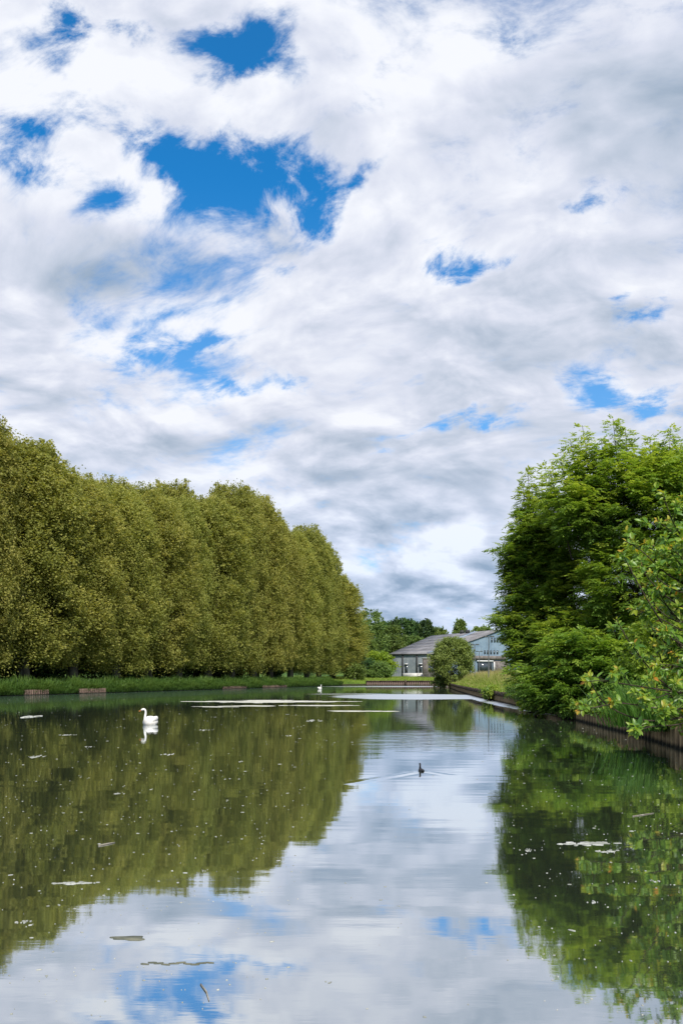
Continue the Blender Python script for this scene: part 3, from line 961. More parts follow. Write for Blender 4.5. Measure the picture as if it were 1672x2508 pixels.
# ---- right bank: ash trees with feathery pinnate leaves
def pinnate(C, ax, up, L, npair, lw, ll, rng, tint):
    """compound leaves: npair leaflet pairs and a terminal one along a drooping rachis"""
    side = np.cross(ax, up); side /= np.linalg.norm(side, axis=1)[:, None] + 1e-9
    upn = np.cross(side, ax)
    Vs = []; Ts = []
    n = len(C)
    for k in range(npair + 1):
        f = .30 + .70 * k / npair
        base = C + ax * (L * f)[:, None] - upn * (L * .28 * f * f)[:, None]
        for sg in ((1, -1) if k < npair else (0,)):
            d = ax * (.55 if sg else 1.) + side * sg * .85 - upn * .30 + rng.normal(0, .12, (n, 3))
            d /= np.linalg.norm(d, axis=1)[:, None]
            nor = upn + side * sg * .25 + rng.normal(0, .15, (n, 3))
            V, Q = leaf_quads(base, d, nor, ll * L * rng.uniform(.85, 1.15, n), lw * L * np.ones(n))
            Vs.append(V.reshape(n, 4, 3)); Ts.append(np.repeat(np.clip(tint + rng.normal(0, .06, n), 0, 1), 4).reshape(n, 4))
    V = np.stack(Vs, 1).reshape(-1, 3); T = np.stack(Ts, 1).reshape(-1)
    return V, np.arange(len(V)).reshape(-1, 4), T


def ash_tree(name, label, p, lobes, nleaf, leafmat, seed, trunk_r=.2, Lr=(.26, .42), npair=3, tops=(), cat='tree', group=None, dens=1.0, tint_bias=0., hang=-.10):
    """lobes: list of (dx, dy, z, rx, ry, rz) ellipsoids holding layered sprays"""
    rng = np.random.default_rng(seed)
    p = np.array(p, dtype=float)
    z = land_z(p[None, :2])[0][0]
    t = thing(name, label, cat, (p[0], p[1], z), 0, group)
    Cs = []; As = []; Tt = []; cents = []
    lob = np.array(lobes, dtype=float)
    area = (lob[:, 3] * lob[:, 5]) ** 1.0; area = area / area.sum()
    for lb, a in zip(lob, area):
        ns = max(8, int(nleaf * a / 16))
        d = rand_dirs(rng, ns)
        rad = rng.uniform(.50, 1.04, ns) ** .6
        sp = lb[:3] + d * lb[3:] * rad[:, None]
        cents.append(sp)
        hd = np.c_[d[:, :2], np.zeros(ns)] + .25 * rand_dirs(rng, ns); hd /= np.linalg.norm(hd, axis=1)[:, None] + 1e-9
        hd[:, 2] = hd[:, 2] * .3 + .12 + .35 * np.clip(d[:, 2], -.3, 1)
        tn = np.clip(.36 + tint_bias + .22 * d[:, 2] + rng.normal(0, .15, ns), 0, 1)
        m = 16
        # each spray: a flat fan of leaves along a twig
        u = rng.random((ns, m))
        fan = rng.uniform(-1.25, 1.25, (ns, m))
        cs, sn = np.cos(fan), np.sin(fan)
        hx = hd[:, None, 0] * cs - hd[:, None, 1] * sn; hy = hd[:, None, 0] * sn + hd[:, None, 1] * cs
        axs = np.stack([hx, hy, hd[:, None, 2] * .6 + rng.normal(hang, .22, (ns, m))], -1)
        axs /= np.linalg.norm(axs, axis=-1)[..., None]
        bs = sp[:, None, :] + hd[:, None, :] * (u * 1.0 - .5)[..., None] + rng.normal(0, .10, (ns, m, 3)) * np.array([1, 1, .6])
        Cs.append(bs.reshape(-1, 3)); As.append(axs.reshape(-1, 3)); Tt.append(np.repeat(tn, m))
    for (x, y, z0_, z1) in tops:      # upright leading shoots that break the outline
        m = int((z1 - z0_) * 46)
        f = rng.random(m)
        th = rng.random(m) * 6.28
        r_ = .38 * (1 - f * .75) * np.sqrt(rng.random(m)) * min(1.6, (z1 - z0_) * .55)
        Cs.append(np.c_[x + np.cos(th) * r_, y + np.sin(th) * r_, z0_ + f * (z1 - z0_)])
        a_ = np.c_[np.cos(th), np.sin(th), .35 * f + rng.normal(-.05, .3, m)]
        As.append(a_ / np.linalg.norm(a_, axis=1)[:, None])
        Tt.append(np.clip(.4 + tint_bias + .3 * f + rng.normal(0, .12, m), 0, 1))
    C = np.vstack(Cs); A = np.vstack(As); T = np.concatenate(Tt)
    N = len(C)
    up = np.array([0, 0, 1.0]) + rng.normal(0, .22, (N, 3))
    V, Q, TT = pinnate(C, A, up, rng.uniform(Lr[0], Lr[1], N), npair, .23, .50, rng, T)
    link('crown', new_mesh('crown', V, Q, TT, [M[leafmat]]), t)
    mb = MB()
    cen = np.vstack(cents)
    # trunk with several leaders, then limbs to the lobes and twigs to sprays
    zt = lob[:, 2].max()
    base = np.array([0, 0, -.5])
    for i, lb in enumerate(lob):
        tgt = lb[:3] + np.array([0, 0, lb[5] * .5])
        n = 8; u = np.linspace(0, 1, n)[:, None]
        pts = base + (tgt - base) * np.c_[u ** 1.5, u ** 1.5, u] + rng.normal(0, .08, (n, 3)) * np.sin(u * np.pi)
        mb.tube(pts, (trunk_r * (1 - u[:, 0]) ** .8 + .015) * (1.0 if i == 0 else .62), 7)
    for c in cen[rng.permutation(len(cen))[:140]]:
        i = np.argmin(np.linalg.norm(lob[:, :3] - c, axis=1))
        st = lob[i, :3] * .9 + np.array([0, 0, -.15 * lob[i, 5]])
        u = np.linspace(0, 1, 5)[:, None]
        pts = st + (c - st) * u + rng.normal(0, .08, (5, 3)) * np.sin(u * np.pi)
        mb.tube(pts, .035 * (1 - .75 * u[:, 0]) + .004, 4, cap=False)
    for (x, y, z0_, z1) in tops:
        u = np.linspace(0, 1, 5)[:, None]
        st = np.array([x * .8, y * .8, z0_ - 2.5])
        mb.tube(st + (np.array([x, y, z1]) - st) * u, .035 * (1 - .8 * u[:, 0]) + .005, 5, cap=False)
    link('trunk', mb.mesh('trunk', M['dark_bark'], True), t)
    return t


def lobe(p, px, py, D, rx, rz_, ry=None):
    """lobe centre through the photo, radius in metres"""
    c = at(px, py, D); z = land_z(np.array(p[:2], dtype=float)[None, :])[0][0]
    return (c[0] - p[0], c[1] - p[1], c[2] - z, rx, ry or rx, rz_)


def shoot(p, px, y0, y1, D):
    z = land_z(np.array(p[:2], dtype=float)[None, :])[0][0]
    a = at(px, y0, D); b = at(px, y1, D)
    return (a[0] - p[0], a[1] - p[1], a[2] - z, b[2] - z)


GR = 'ash trees on the right bank'
pA = (16.4, 42.0)
ash_tree('ash_tree', 'tallest broad ash tree on the right bank, crown cut by the right edge', pA,
         [lobe(pA, 1560, 1255, 42, 2.9, 3.2), lobe(pA, 1480, 1190, 43, 1.8, 2.2), lobe(pA, 1640, 1250, 42, 2.6, 3.0), lobe(pA, 1700, 1420, 41, 2.8, 3.2), lobe(pA, 1560, 1440, 41, 2.6, 2.6),
          lobe(pA, 1640, 1150, 44, 1.5, 1.3), lobe(pA, 1420, 1260, 42, 1.6, 1.6), lobe(pA, 1620, 1580, 40, 2.4, 1.8)],
         36000, 'ash_leaf', 31, .24, tint_bias=.06,
         tops=[shoot(pA, 1500, 1150, 1026, 42), shoot(pA, 1425, 1180, 1042, 43), shoot(pA, 1640, 1130, 1046, 43), shoot(pA, 1530, 1140, 1050, 42), shoot(pA, 1395, 1190, 1075, 43), shoot(pA, 1590, 1150, 1070, 42),
               shoot(pA, 1370, 1220, 1120, 42), shoot(pA, 1470, 1160, 1072, 43), shoot(pA, 1666, 1160, 1090, 42), shoot(pA, 1345, 1250, 1150, 42)], group=GR)
pB = (13.6, 48.0)
ash_tree('ash_tree', 'bright green ash tree leaning over the canal at the left of the right-bank clump', pB,
         [lobe(pB, 1395, 1340, 47, 2.5, 2.6), lobe(pB, 1318, 1400, 47, 1.8, 2.2), lobe(pB, 1400, 1480, 46, 2.7, 2.2), lobe(pB, 1312, 1520, 46, 1.7, 1.9), lobe(pB, 1335, 1600, 44.5, 1.8, 1.5), lobe(pB, 1440, 1560, 43, 2.0, 1.6), lobe(pB, 1380, 1580, 43, 1.7, 1.3), lobe(pB, 1335, 1255, 48, 1.3, 1.3),
          lobe(pB, 1278, 1370, 47, .8, 1.5)],
         33000, 'ash_leaf', 37, .17, tint_bias=.20,
         tops=[shoot(pB, 1290, 1270, 1146, 48), shoot(pB, 1280, 1310, 1195, 48), shoot(pB, 1335, 1250, 1142, 48), shoot(pB, 1262, 1350, 1260, 48), shoot(pB, 1258, 1330, 1296, 47), shoot(pB, 1300, 1250, 1185, 48)], group=GR)
# long side sprays over the water are lobes of a third, thinner tree
pC = (13.2, 40.5)
ash_tree('ash_tree', 'low dark ash sapling drooping over the wall below the brighter ash', pC,
         [lobe(pC, 1420, 1610, 39, 1.7, 1.3), lobe(pC, 1345, 1690, 39.5, 1.15, .95), lobe(pC, 1400, 1700, 38.5, 1.3, .9), lobe(pC, 1300, 1665, 41, .9, .7), lobe(pC, 1500, 1640, 38, 1.6, 1.2)],
         9000, 'ash_leaf', 41, .09, tint_bias=.06, group=GR)
pE = (13.9, 47.0)
ash_tree('ash_tree', 'slender ash with thin side sprays reaching left against the sky', pE,
         [lobe(pE, 1248, 1352, 46, .75, .28, .6), lobe(pE, 1288, 1385, 46, .8, .5), lobe(pE, 1248, 1520, 45, .7, .35, .5), lobe(pE, 1282, 1545, 45, .9, .6), lobe(pE, 1268, 1450, 45.5, .6, .8), lobe(pE, 1290, 1610, 44, .7, .5), lobe(pE, 1300, 1300, 46, .7, .8)],
         3600, 'ash_leaf', 43, .07, tint_bias=.05, group=GR)
pD = (21.5, 44.0)
ash_tree('ash_tree', 'dark ash behind, seen at the right edge above the foreground leaves', pD,
         [lobe(pD, 1760, 1300, 44, 3.2, 4.0), lobe(pD, 1700, 1500, 43, 3.0, 3.0), lobe(pD, 1560, 1540, 45, 3.0, 2.4)], 14000, 'ash_leaf', 47, .2, tint_bias=-.05, group=GR)

# yellow-green maple bush in front of the ash
pm = (12.0, 31.0)
tree('maple_bush', 'yellow-green maple bush between the dark ash and the foreground branches', pm, 3.4, 1.5, 'lime_leaf', 1201, z0=1.0, ncl=70, per=44, leaf=.15, clr=(.25, .5), flat=.5, trunk_r=.05, cat='bush', part='foliage', asp=.8, barkmat='dark_bark', shell=.3)
bpx = [(1195, 1712, 66, 'small leafy bush hanging over the dark wall by the meadow', .7, 1.1), (1300, 1722, 45, 'trailing bush over the wall left of the ash sapling', 1.0, 1.3)]
for i, (px, py, D, lab, R_, H_) in enumerate(bpx):
    c = at(px, py, D)
    tree('trailing_bush', lab, (c[0] + .3, c[1], .05), H_, R_, 'ash_leaf', 1220 + 5 * i, z0=.1, ncl=40, per=40, leaf=.16, clr=(.2, .4), trunk_r=.03, cat='bush', part='foliage', barkmat='dark_bark', shell=.3, tint_bias=.1)
# willowy bush by the bend
pw = (18.6, 137.0)
tree('willow_bush', 'rounded pale green willow bush at the water in front of the warehouse', pw, 7.4, 3.3, 'willow_leaf', 1240, z0=.2, ncl=300, per=110, leaf=.30, clr=(.5, .95), flat=1.0, trunk_r=.14, cat='bush', part='foliage', asp=.4, droop=.5, shell=.45, tint_bias=.22)
tree('willow_bush', 'low willow scrub spreading onto the water left of the round willow bush', (16.6, 137.5, 0.0), 1.7, 1.5, 'willow_leaf', 1246, z0=.05, ncl=50, per=50, leaf=.26, clr=(.3, .5), trunk_r=.04, cat='bush', part='foliage', asp=.4)
# dense undergrowth on the right bank under the trees
def undergrowth():
    rng = np.random.default_rng(19)
    n = 34000
    y = rng.uniform(15, 58, n)
    xe = np.interp(y, CP[1:10, 1], CP[1:10, 0])
    d = np.where(rng.random(n) < .35, rng.uniform(-.45, .9, n), rng.uniform(-.2, 9, n))
    x = xe + d
    zz = land_z(np.c_[np.maximum(x, xe + .3), y])[0]
    hmax = .30 + 1.1 * smoothn(d, .2, 3) + .45 * wob(x * .8, y * .8)
    C = np.c_[x, y, zz + rng.random(n) ** .7 * np.maximum(hmax, .2) - .30 * (d < .15) * rng.random(n) ]
    ax = rand_dirs(rng, n) + (0, 0, -.1); ax /= np.linalg.norm(ax, axis=1)[:, None]
    L = rng.uniform(.12, .26, n)
    V, Q = leaf_quads(C, ax, rand_dirs(rng, n) * .6 + (0, 0, 1), L, L * .6)
    o = link('undergrowth', new_mesh('undergrowth', V, Q, np.repeat(np.clip(rng.normal(.4, .25, n), 0, 1), 4), [M['ash_leaf']]))
    o['kind'] = 'stuff'; tag(o, 'tangled leafy undergrowth on the right bank beneath the ash trees', 'undergrowth')
undergrowth()


# ---- foreground branch tree with large glossy leaves
def big_leaves(C, ax, nor, L, wr, rng, tint):
    n = len(C)
    side = np.cross(ax, nor); side /= np.linalg.norm(side, axis=1)[:, None] + 1e-9
    up = np.cross(side, ax)
    ts = [0, .22, .5, .78, 1.0]; ws = [0, .36, .5, .34, 0]
    rows = []
    for t_, w_ in zip(ts, ws):
        mid = C + ax * (L * t_)[:, None] - up * (L * .30 * t_ * t_)[:, None]
        if w_ == 0: rows.append(mid[:, None, :])
        else:
            l = mid + side * (L * wr * w_)[:, None] + up * (L * .09)[:, None]
            r = mid - side * (L * wr * w_)[:, None] + up * (L * .09)[:, None]
            rows.append(np.stack([l, mid, r], 1))
    V = np.concatenate(rows, 1)           # 1+3+3+3+1 = 11
    tri = np.array([(0, 1, 2), (0, 2, 3), (7, 10, 8), (8, 10, 9)])
    quad = np.array([(1, 4, 5, 2), (2, 5, 6, 3), (4, 7, 8, 5), (5, 8, 9, 6)])
    k = np.arange(n)[:, None, None] * 11
    return V.reshape(-1, 3), (quad[None] + k).reshape(-1, 4), (tri[None] + k).reshape(-1, 3), np.repeat(tint, 11)


def walnut():
    rng = np.random.default_rng(8)
    base = np.array([12.6, 17.8])
    bz = land_z(base[None, :])[0][0]
    root = thing('walnut_tree', 'nearest tree at the right edge, large glossy leaves with orange young tips over the water', 'tree', (base[0], base[1], bz))
    O = np.array([base[0], base[1], bz])
    mb = MB()
    trunk = np.array([(0, 0, -.4), (.05, .0, 1.0), (-.1, .1, 2.4), (.05, 0, 4.2), (0, .1, 6.2), (-.2, .1, 7.6)])
    mb.tube(trunk, [.22, .18, .15, .11, .07, .03], 9)
    # leading branches: (attach height, [(px,py,D)...])
    BR = [
        (.9, [(1690, 1752, 16.6), (1640, 1764, 16.2), (1588, 1768, 15.9), (1535, 1755, 15.6), (1495, 1738, 15.4), (1465, 1712, 15.3), (1445, 1685, 15.2), (1440, 1655, 15.2)]),
        (.7, [(1680, 1768, 16.0), (1650, 1778, 15.6), (1612, 1776, 15.3), (1580, 1780, 15.1), (1545, 1795, 15.0)]),
        (1.3, [(1690, 1720, 17.2), (1640, 1690, 17.0), (1600, 1650, 16.9), (1570, 1615, 16.8), (1545, 1580, 16.7), (1520, 1545, 16.6), (1508, 1515, 16.6)]),
        (2.4, [(1690, 1610, 17.0), (1650, 1568, 16.8), (1622, 1530, 16.6), (1600, 1495, 16.5), (1578, 1460, 16.4), (1550, 1410, 16.3), (1530, 1370, 16.3), (1520, 1350, 16.2)]),
        (2.8, [(1690, 1500, 17.2), (1640, 1470, 17.0), (1590, 1425, 16.9), (1565, 1390, 16.8), (1560, 1352, 16.8)]),
        (3.6, [(1690, 1340, 17.4), (1655, 1300, 17.2), (1638, 1262, 17.1), (1628, 1225, 17.0), (1622, 1205, 17.0)]),
        (3.3, [(1700, 1420, 17.0), (1670, 1390, 16.8), (1650, 1365, 16.7), (1638, 1350, 16.6)]),
        (4.4, [(1710, 1270, 17.5), (1680, 1240, 17.4), (1665, 1215, 17.3)]),
        (2.0, [(1700, 1600, 16.2), (1665, 1575, 16.0), (1635, 1560, 15.9), (1610, 1545, 15.8)]),
        (1.2, [(1700, 1700, 16.0), (1660, 1690, 15.8), (1625, 1700, 15.7), (1590, 1718, 15.6)]),
        (1.6, [(1700, 1650, 16.4), (1665, 1630, 16.3), (1630, 1625, 16.2), (1600, 1630, 16.1)]),
        (1.0, [(1690, 1735, 16.0), (1640, 1738, 15.7), (1590, 1735, 15.5), (1540, 1720, 15.3), (1490, 1722, 15.1), (1450, 1735, 15.0), (1415, 1742, 14.9)]),
        (1.1, [(1690, 1700, 16.2), (1620, 1690, 15.8), (1560, 1680, 15.5), (1500, 1672, 15.3), (1460, 1660, 15.2), (1430, 1670, 15.1)]),
        (2.2, [(1690, 1560, 17.0), (1630, 1520, 16.8), (1580, 1500, 16.7), (1545, 1490, 16.6)]),
        (3.0, [(1690, 1440, 17.2), (1620, 1400, 17.0), (1570, 1345, 16.9), (1530, 1325, 16.8)]),
        (2.6, [(1700, 1540, 17.6), (1660, 1520, 17.5), (1620, 1470, 17.5), (1605, 1430, 17.4)]),
    ]
    for q in range(26):      # shorter inner branches fill the crown near the trunk side
        px0 = rng.uniform(1575, 1700); py0 = rng.uniform(1250, 1740); D0 = rng.uniform(16.2, 18.6)
        hz0 = np.clip((CAMZ - (py0 - HOR) / F * D0 - bz) * .75, .4, 6)
        BR.append((hz0, [(px0 + 60, py0 + 40, D0 + .2), (px0 + 28, py0 + 14, D0 + .1), (px0, py0 + rng.uniform(-25, 15), D0)]))
    tipsP = []; tipsD = []; tipsW = []
    lc = []; la = []; lt = []; lL = []
    for hz_, pts in BR:
        P3 = np.array([at(*p) for p in pts]) - O
        f = np.clip(hz_ / 7.6, 0, 1)
        st = np.array([np.interp(hz_, trunk[:, 2], trunk[:, 0]), np.interp(hz_, trunk[:, 2], trunk[:, 1]), hz_])
        full = np.vstack([st, st + (P3[0] - st) * .5 + (0, 0, .1), P3])
        # smooth resample
        s = np.r_[0, np.cumsum(np.linalg.norm(np.diff(full, axis=0), axis=1))]
        u = np.linspace(0, s[-1], 34)
        cur = np.c_[np.interp(u, s, full[:, 0]), np.interp(u, s, full[:, 1]), np.interp(u, s, full[:, 2])]
        cur[1:-1] = (cur[:-2] + 2 * cur[1:-1] + cur[2:]) / 4
        cur[1:-1] = (cur[:-2] + 2 * cur[1:-1] + cur[2:]) / 4
        mb.tube(cur, np.linspace(.045, .008, 34), 6)
        # side twigs along the outer part
        tan = np.gradient(cur, axis=0); tan /= np.linalg.norm(tan, axis=1)[:, None]
        tipsP.append(cur[-1]); tipsD.append(tan[-1]); tipsW.append(1)
        for k in range(9, 33):
            if rng.random() < .22: continue
            d = tan[k] * .5 + np.cross(tan[k], (0, 0, 1)) * rng.choice([-1, 1]) * .55 + np.array([rng.normal(0, .3), rng.normal(0, .35), rng.normal(.22, .35)])
            d /= np.linalg.norm(d)
            Lt = rng.uniform(.22, .55)
            tip = cur[k] + d * Lt
            mb.tube([cur[k], cur[k] + d * Lt * .5 + (0, 0, .02), tip], [.008, .006, .004], 4, cap=False)
            tipsP.append(tip); tipsD.append(d); tipsW.append(rng.random())
            for j in range(5):
                lc.append(cur[k] + d * Lt * rng.uniform(.3, 1)); a = d * .3 + rng.normal(0, .5, 3) + (0, 0, -.1); la.append(a / np.linalg.norm(a)); lt.append(rng.normal(.28, .14)); lL.append(rng.uniform(.12, .20))
    for p, d, w in zip(tipsP, tipsD, tipsW):
        n = rng.integers(9, 15)
        young = w > .62
        for i in range(n):
            th = i * 2.4 + rng.random()
            r = np.cross(d, (0, 0, 1.0)); r /= np.linalg.norm(r) + 1e-6; q = np.cross(r, d)
            f = i / n
            a = d * (.25 + .6 * f) + (np.cos(th) * r + np.sin(th) * q) * (1 - .45 * f) + np.array([0, 0, -.22 + .25 * f])
            a /= np.linalg.norm(a)
            lc.append(p - d * (.16 * (1 - f))); la.append(a)
            tv = rng.normal(.30, .13) + (.30 * f if young else .12 * f) + (.24 if young and f > .74 and rng.random() < .6 else 0)
            lt.append(tv); lL.append(rng.uniform(.10, .19) * (1 - .3 * f))
    lc = np.array(lc); la = np.array(la); lt = np.clip(np.array(lt), 0, 1); lL = np.array(lL)
    nor = np.array([-.35, -.45, .8]) + rng.normal(0, .45, lc.shape)
    V, Q, T, tt = big_leaves(lc, la, nor, lL, .50, rng, lt)
    link('foliage', new_mesh('foliage', V, [Q, T], tt, [M['walnut_leaf']], None, True), root)
    mb.build('trunk', M['dark_bark'], root, True)
    # fine twig roots and a lower leafy fringe stay on the bank
walnut()


# ------------------------------------------------------------------ grasses
def blades(P0, h, lean, w, rng, t0, t1, segs=2):
    """grass blades as bent tapering strips; P0 (n,3); t0,t1 tint at base and tip"""
    n = len(P0)
    th = rng.random(n) * 6.28
    dirh = np.c_[np.cos(th), np.sin(th), np.zeros(n)] if np.ndim(lean) == 0 else lean / (np.linalg.norm(lean, axis=1)[:, None] + 1e-9)
    ln = (rng.uniform(.15, .55, n) if np.ndim(lean) == 0 else np.clip(np.linalg.norm(lean, axis=1), 0, 1.6)) * h
    fa = rng.random(n) * 6.28
    sd = np.c_[np.cos(fa), np.sin(fa), np.zeros(n)] * (w * .5)[:, None]
    mid = P0 + dirh * (ln * .35)[:, None] + np.c_[np.zeros((n, 2)), h * .6]
    tip = P0 + dirh * ln[:, None] + np.c_[np.zeros((n, 2)), h * np.where(ln > h * .6, .75, 1.0)]
    V = np.stack([P0 - sd, P0 + sd, mid + sd * .8, mid - sd * .8, tip], 1).reshape(-1, 3)
    k = np.arange(n)[:, None] * 5
    Q = k + np.array([[0, 1, 2, 3]]); T = k + np.array([[3, 2, 4]])
    tm = t0 + (t1 - t0) * .45
    tt = np.stack([t0, t0, tm, tm, t1], 1).reshape(-1)
    return V, Q, T, tt


def left_grass():
    rng = np.random.default_rng(3)
    n = 70000
    s = rng.uniform(-8, LLEN + 1.5, n); d = np.abs(rng.normal(0, 2.2, n)) * .9 - .15
    d = np.where(rng.random(n) < .45, rng.uniform(-.2, 1.2, n), d)
    P2 = LA + s[:, None] * LDIR + d[:, None] * LNOR
    z, _ = land_z(P2 + LNOR * .2)
    z = np.maximum(z, .12)
    clump = np.clip(.5 + .6 * np.sin(s * 1.9 + 1.3 * np.sin(s * .47)) * np.sin(d * 2.3 + s * .7) + .35 * np.sin(s * .83 + 2), 0, 1.2)
    h = (.22 + .75 * clump * rng.random(n) + .22 * rng.random(n)) * (1 - .35 * smoothn(d, 2.5, 5))
    bare = np.zeros(n, bool)
    for s0, s1 in ((3.2, 7.0), (12.0, 17.0)): bare |= (s > s0) & (s < s1) & (d < .5)
    bare &= rng.random(n) < .55
    lift = np.where(bare, .42, 0.0)
    h[bare] *= .6; d = np.where(bare & (d < .05), d + .25, d)
    P2 = LA + s[:, None] * LDIR + d[:, None] * LNOR
    lean = (-LNOR[None, :] * rng.uniform(.2, 1.1, n)[:, None] * (1 - smoothn(d, .8, 3.0))[:, None] + rng.normal(0, .35, (n, 2)))
    t0 = np.clip(rng.normal(.25, .12, n) + .35 * (clump - .5), 0, 1)
    V, Q, T, tt = blades(np.c_[P2, z - .05 + lift], h, np.c_[lean, np.zeros(n)], rng.uniform(.035, .075, n), rng, t0, np.clip(t0 + rng.normal(.35, .15, n), 0, 1))
    o = link('bank_grass', new_mesh('bank_grass', V, [Q, T], tt, [M['bank_grass']]))
    o['kind'] = 'stuff'; tag(o, 'lush dark green grass hanging over the left canal bank', 'grass')
left_grass()


def meadow():
    rng = np.random.default_rng(4)
    n = 85000
    y = rng.uniform(46, 152, n) ** 1.0
    xe = np.interp(y, [c[1] for c in CP[1:11]], [c[0] for c in CP[1:11]])
    d = rng.uniform(-.1, 13, n) * rng.random(n) ** .35
    x = xe + d
    P2 = np.c_[x, y]
    z, dd = land_z(np.c_[x + .25, y])
    z = np.maximum(z, .3)
    keep = dd > .05
    tall = smoothn(d, .5, 3.0)
    h = (.34 + .80 * tall) * rng.uniform(.6, 1.25, n) * (1 + .2 * wob(x, y))
    t0 = np.clip(rng.normal(.16, .10, n), 0, 1)
    seed = rng.random(n) < .12 + .5 * smoothn(d, 1, 4)
    h = np.where(seed, h * 1.22, h)
    t1 = np.where(seed, rng.uniform(.72, 1, n), np.clip(t0 + rng.normal(.22, .12, n), 0, .55))
    V, Q, T, tt = blades(np.c_[P2, z - .04][keep], h[keep], 0, rng.uniform(.03, .065, n)[keep], rng, t0[keep], t1[keep])
    o = link('meadow_grass', new_mesh('meadow_grass', V, [Q, T], tt, [M['meadow']]))
    o['kind'] = 'stuff'; tag(o, 'tall meadow grass with straw-coloured seed heads on the right bank', 'grass')
meadow()


def far_lawn():
    rng = np.random.default_rng(6)
    n = 26000
    x = rng.uniform(-6, 48, n); y = rng.uniform(177, 214, n)
    z, d = land_z(np.c_[x, y])
    k = d > .5
    h = rng.uniform(.12, .38, n)
    t0 = np.clip(rng.normal(.22, .1, n), 0, 1)
    V, Q, T, tt = blades(np.c_[x, y, z - .03][k], h[k], 0, rng.uniform(.06, .12, n)[k], rng, t0[k], np.clip(t0 + .2, 0, .55)[k])
    o = link('lawn_grass', new_mesh('lawn_grass', V, [Q, T], tt, [M['meadow']]))
    o['kind'] = 'stuff'; tag(o, 'bright green rough lawn between the far wall and the warehouse', 'grass')
far_lawn()


def reeds(px, py, D, label, n, rx, hh, seed):
    rng = np.random.default_rng(seed)
    c = at(px, py, D)
    zz = land_z(c[None, :2])[0][0]
    p = np.c_[rng.normal(0, rx * .5, n), rng.normal(0, rx * .5, n), np.full(n, -.1)]
    h = hh * rng.uniform(.55, 1.1, n)
    ln = np.c_[p[:, :2] * .5 / rx + rng.normal(0, .22, (n, 2)), np.zeros(n)]
    t0 = np.clip(rng.normal(.3, .15, n), 0, 1)
    V, Q, T, tt = blades(p, h, ln, rng.uniform(.018, .035, n), rng, t0, np.clip(t0 + .3, 0, 1))
    o = link('reed_clump', new_mesh('reed_clump', V, [Q, T], tt, [M['reed']]), None, (c[0], c[1], max(zz, .5)))
    tag(o, label, 'reeds', 'clumps of tall grass on the right bank')
reeds(1560, 1700, 26, 'tall dark clump of long grass behind the diagonal branch', 500, .75, 1.5, 61)
reeds(1620, 1720, 24, 'bright clump of long grass beside the right edge of the wall', 420, .8, 1.1, 62)
reeds(1590, 1690, 28, 'rear clump of long grass between the two nearer clumps', 420, 1.0, 1.4, 63)


# ------------------------------------------------------------------ warehouse
def cladding(name, ca, cb, period=.55, stain=(.09, .08, .07), vert=True):
    m, nt, out = mat_new(name)
    g = nt.node('ShaderNodeNewGeometry')
    n = nt.noise(nt.mapping(g.outputs['Position'], scale=(.35, .35, .5)), 1.0, 5, .65)
    st = nt.noise(nt.mapping(g.outputs['Position'], scale=(2.2, 2.2, .25)), 1.0, 4, .6)
    c = nt.mix(nt.mapr(n, .35, .65), ca, cb)
    c = nt.mix(nt.mapr(st, .52, .75, 0, .55), c, stain)
    principled(nt, out, c, .6, .3, 0, bumpn(nt, st, .2, .04))
    return m
M['front_clad'] = cladding('front_cladding', (.19, .225, .25), (.31, .345, .37))
M['gable_clad'] = cladding('gable_cladding', (.15, .225, .31), (.21, .29, .37), stain=(.07, .09, .12))
M['roofing'] = cladding('roof_sheet', (.135, .135, .145), (.235, .23, .24), stain=(.07, .06, .055))
M['skylight'] = plain('skylight_sheet', (.16, .22, .30), (.26, .32, .40), 1.2, .35, .5, None, .05)
M['white_paint'] = plain('white_render', (.55, .54, .52), (.80, .79, .77), .8, .8, .2, (1, 1, 2))
M['dark_steel'] = plain('dark_steel', (.018, .02, .022), (.05, .052, .055), 3, .6, .4)
M['lamp_steel'] = plain('lamp_steel', (.045, .055, .052), (.08, .09, .085), 3, .5, .4)
M['brick'] = plain('brown_brick', (.125, .11, .105), (.215, .195, .185), 2.0, .9, .15)
M['dim_glass'] = plain('dim_glass', (.03, .04, .05), (.06, .075, .09), .8, .15, .6, None, .02)
M['concrete'] = plain('concrete', (.30, .29, .27), (.48, .46, .43), 1.0, .9, .15)
M['white_stripe'] = plain('white_trim', (.62, .63, .64), (.8, .8, .8), 2.0, .6, .3)

EZ = CAMZ + 54 / F * 213       # eaves height
P1 = np.array([(957 - 836) / F * 215, 215.0]); P2 = np.array([(1068 - 836) / F * 207, 207.0])
Q2 = np.array([(1226 - 836) / F * 213, 213.0]); RZ = CAMZ + 113 / F * 213
DQ1 = (RZ - CAMZ) * F / 98; Q1 = np.array([(1058 - 836) / F * DQ1, DQ1])
P2r = Q2 + (Q2 - P2) * np.array([1, .6]); P1r = Q1 + (Q1 - P1) * np.array([1, .3])
GZ = 1.35
ws = thing('warehouse', 'grey corrugated warehouse with long sloping roof behind the far bank', 'warehouse', (P1[0], P1[1], GZ))
WO = np.array([P1[0], P1[1], GZ])


def wp(p, z): return np.array([p[0], p[1], z]) - WO


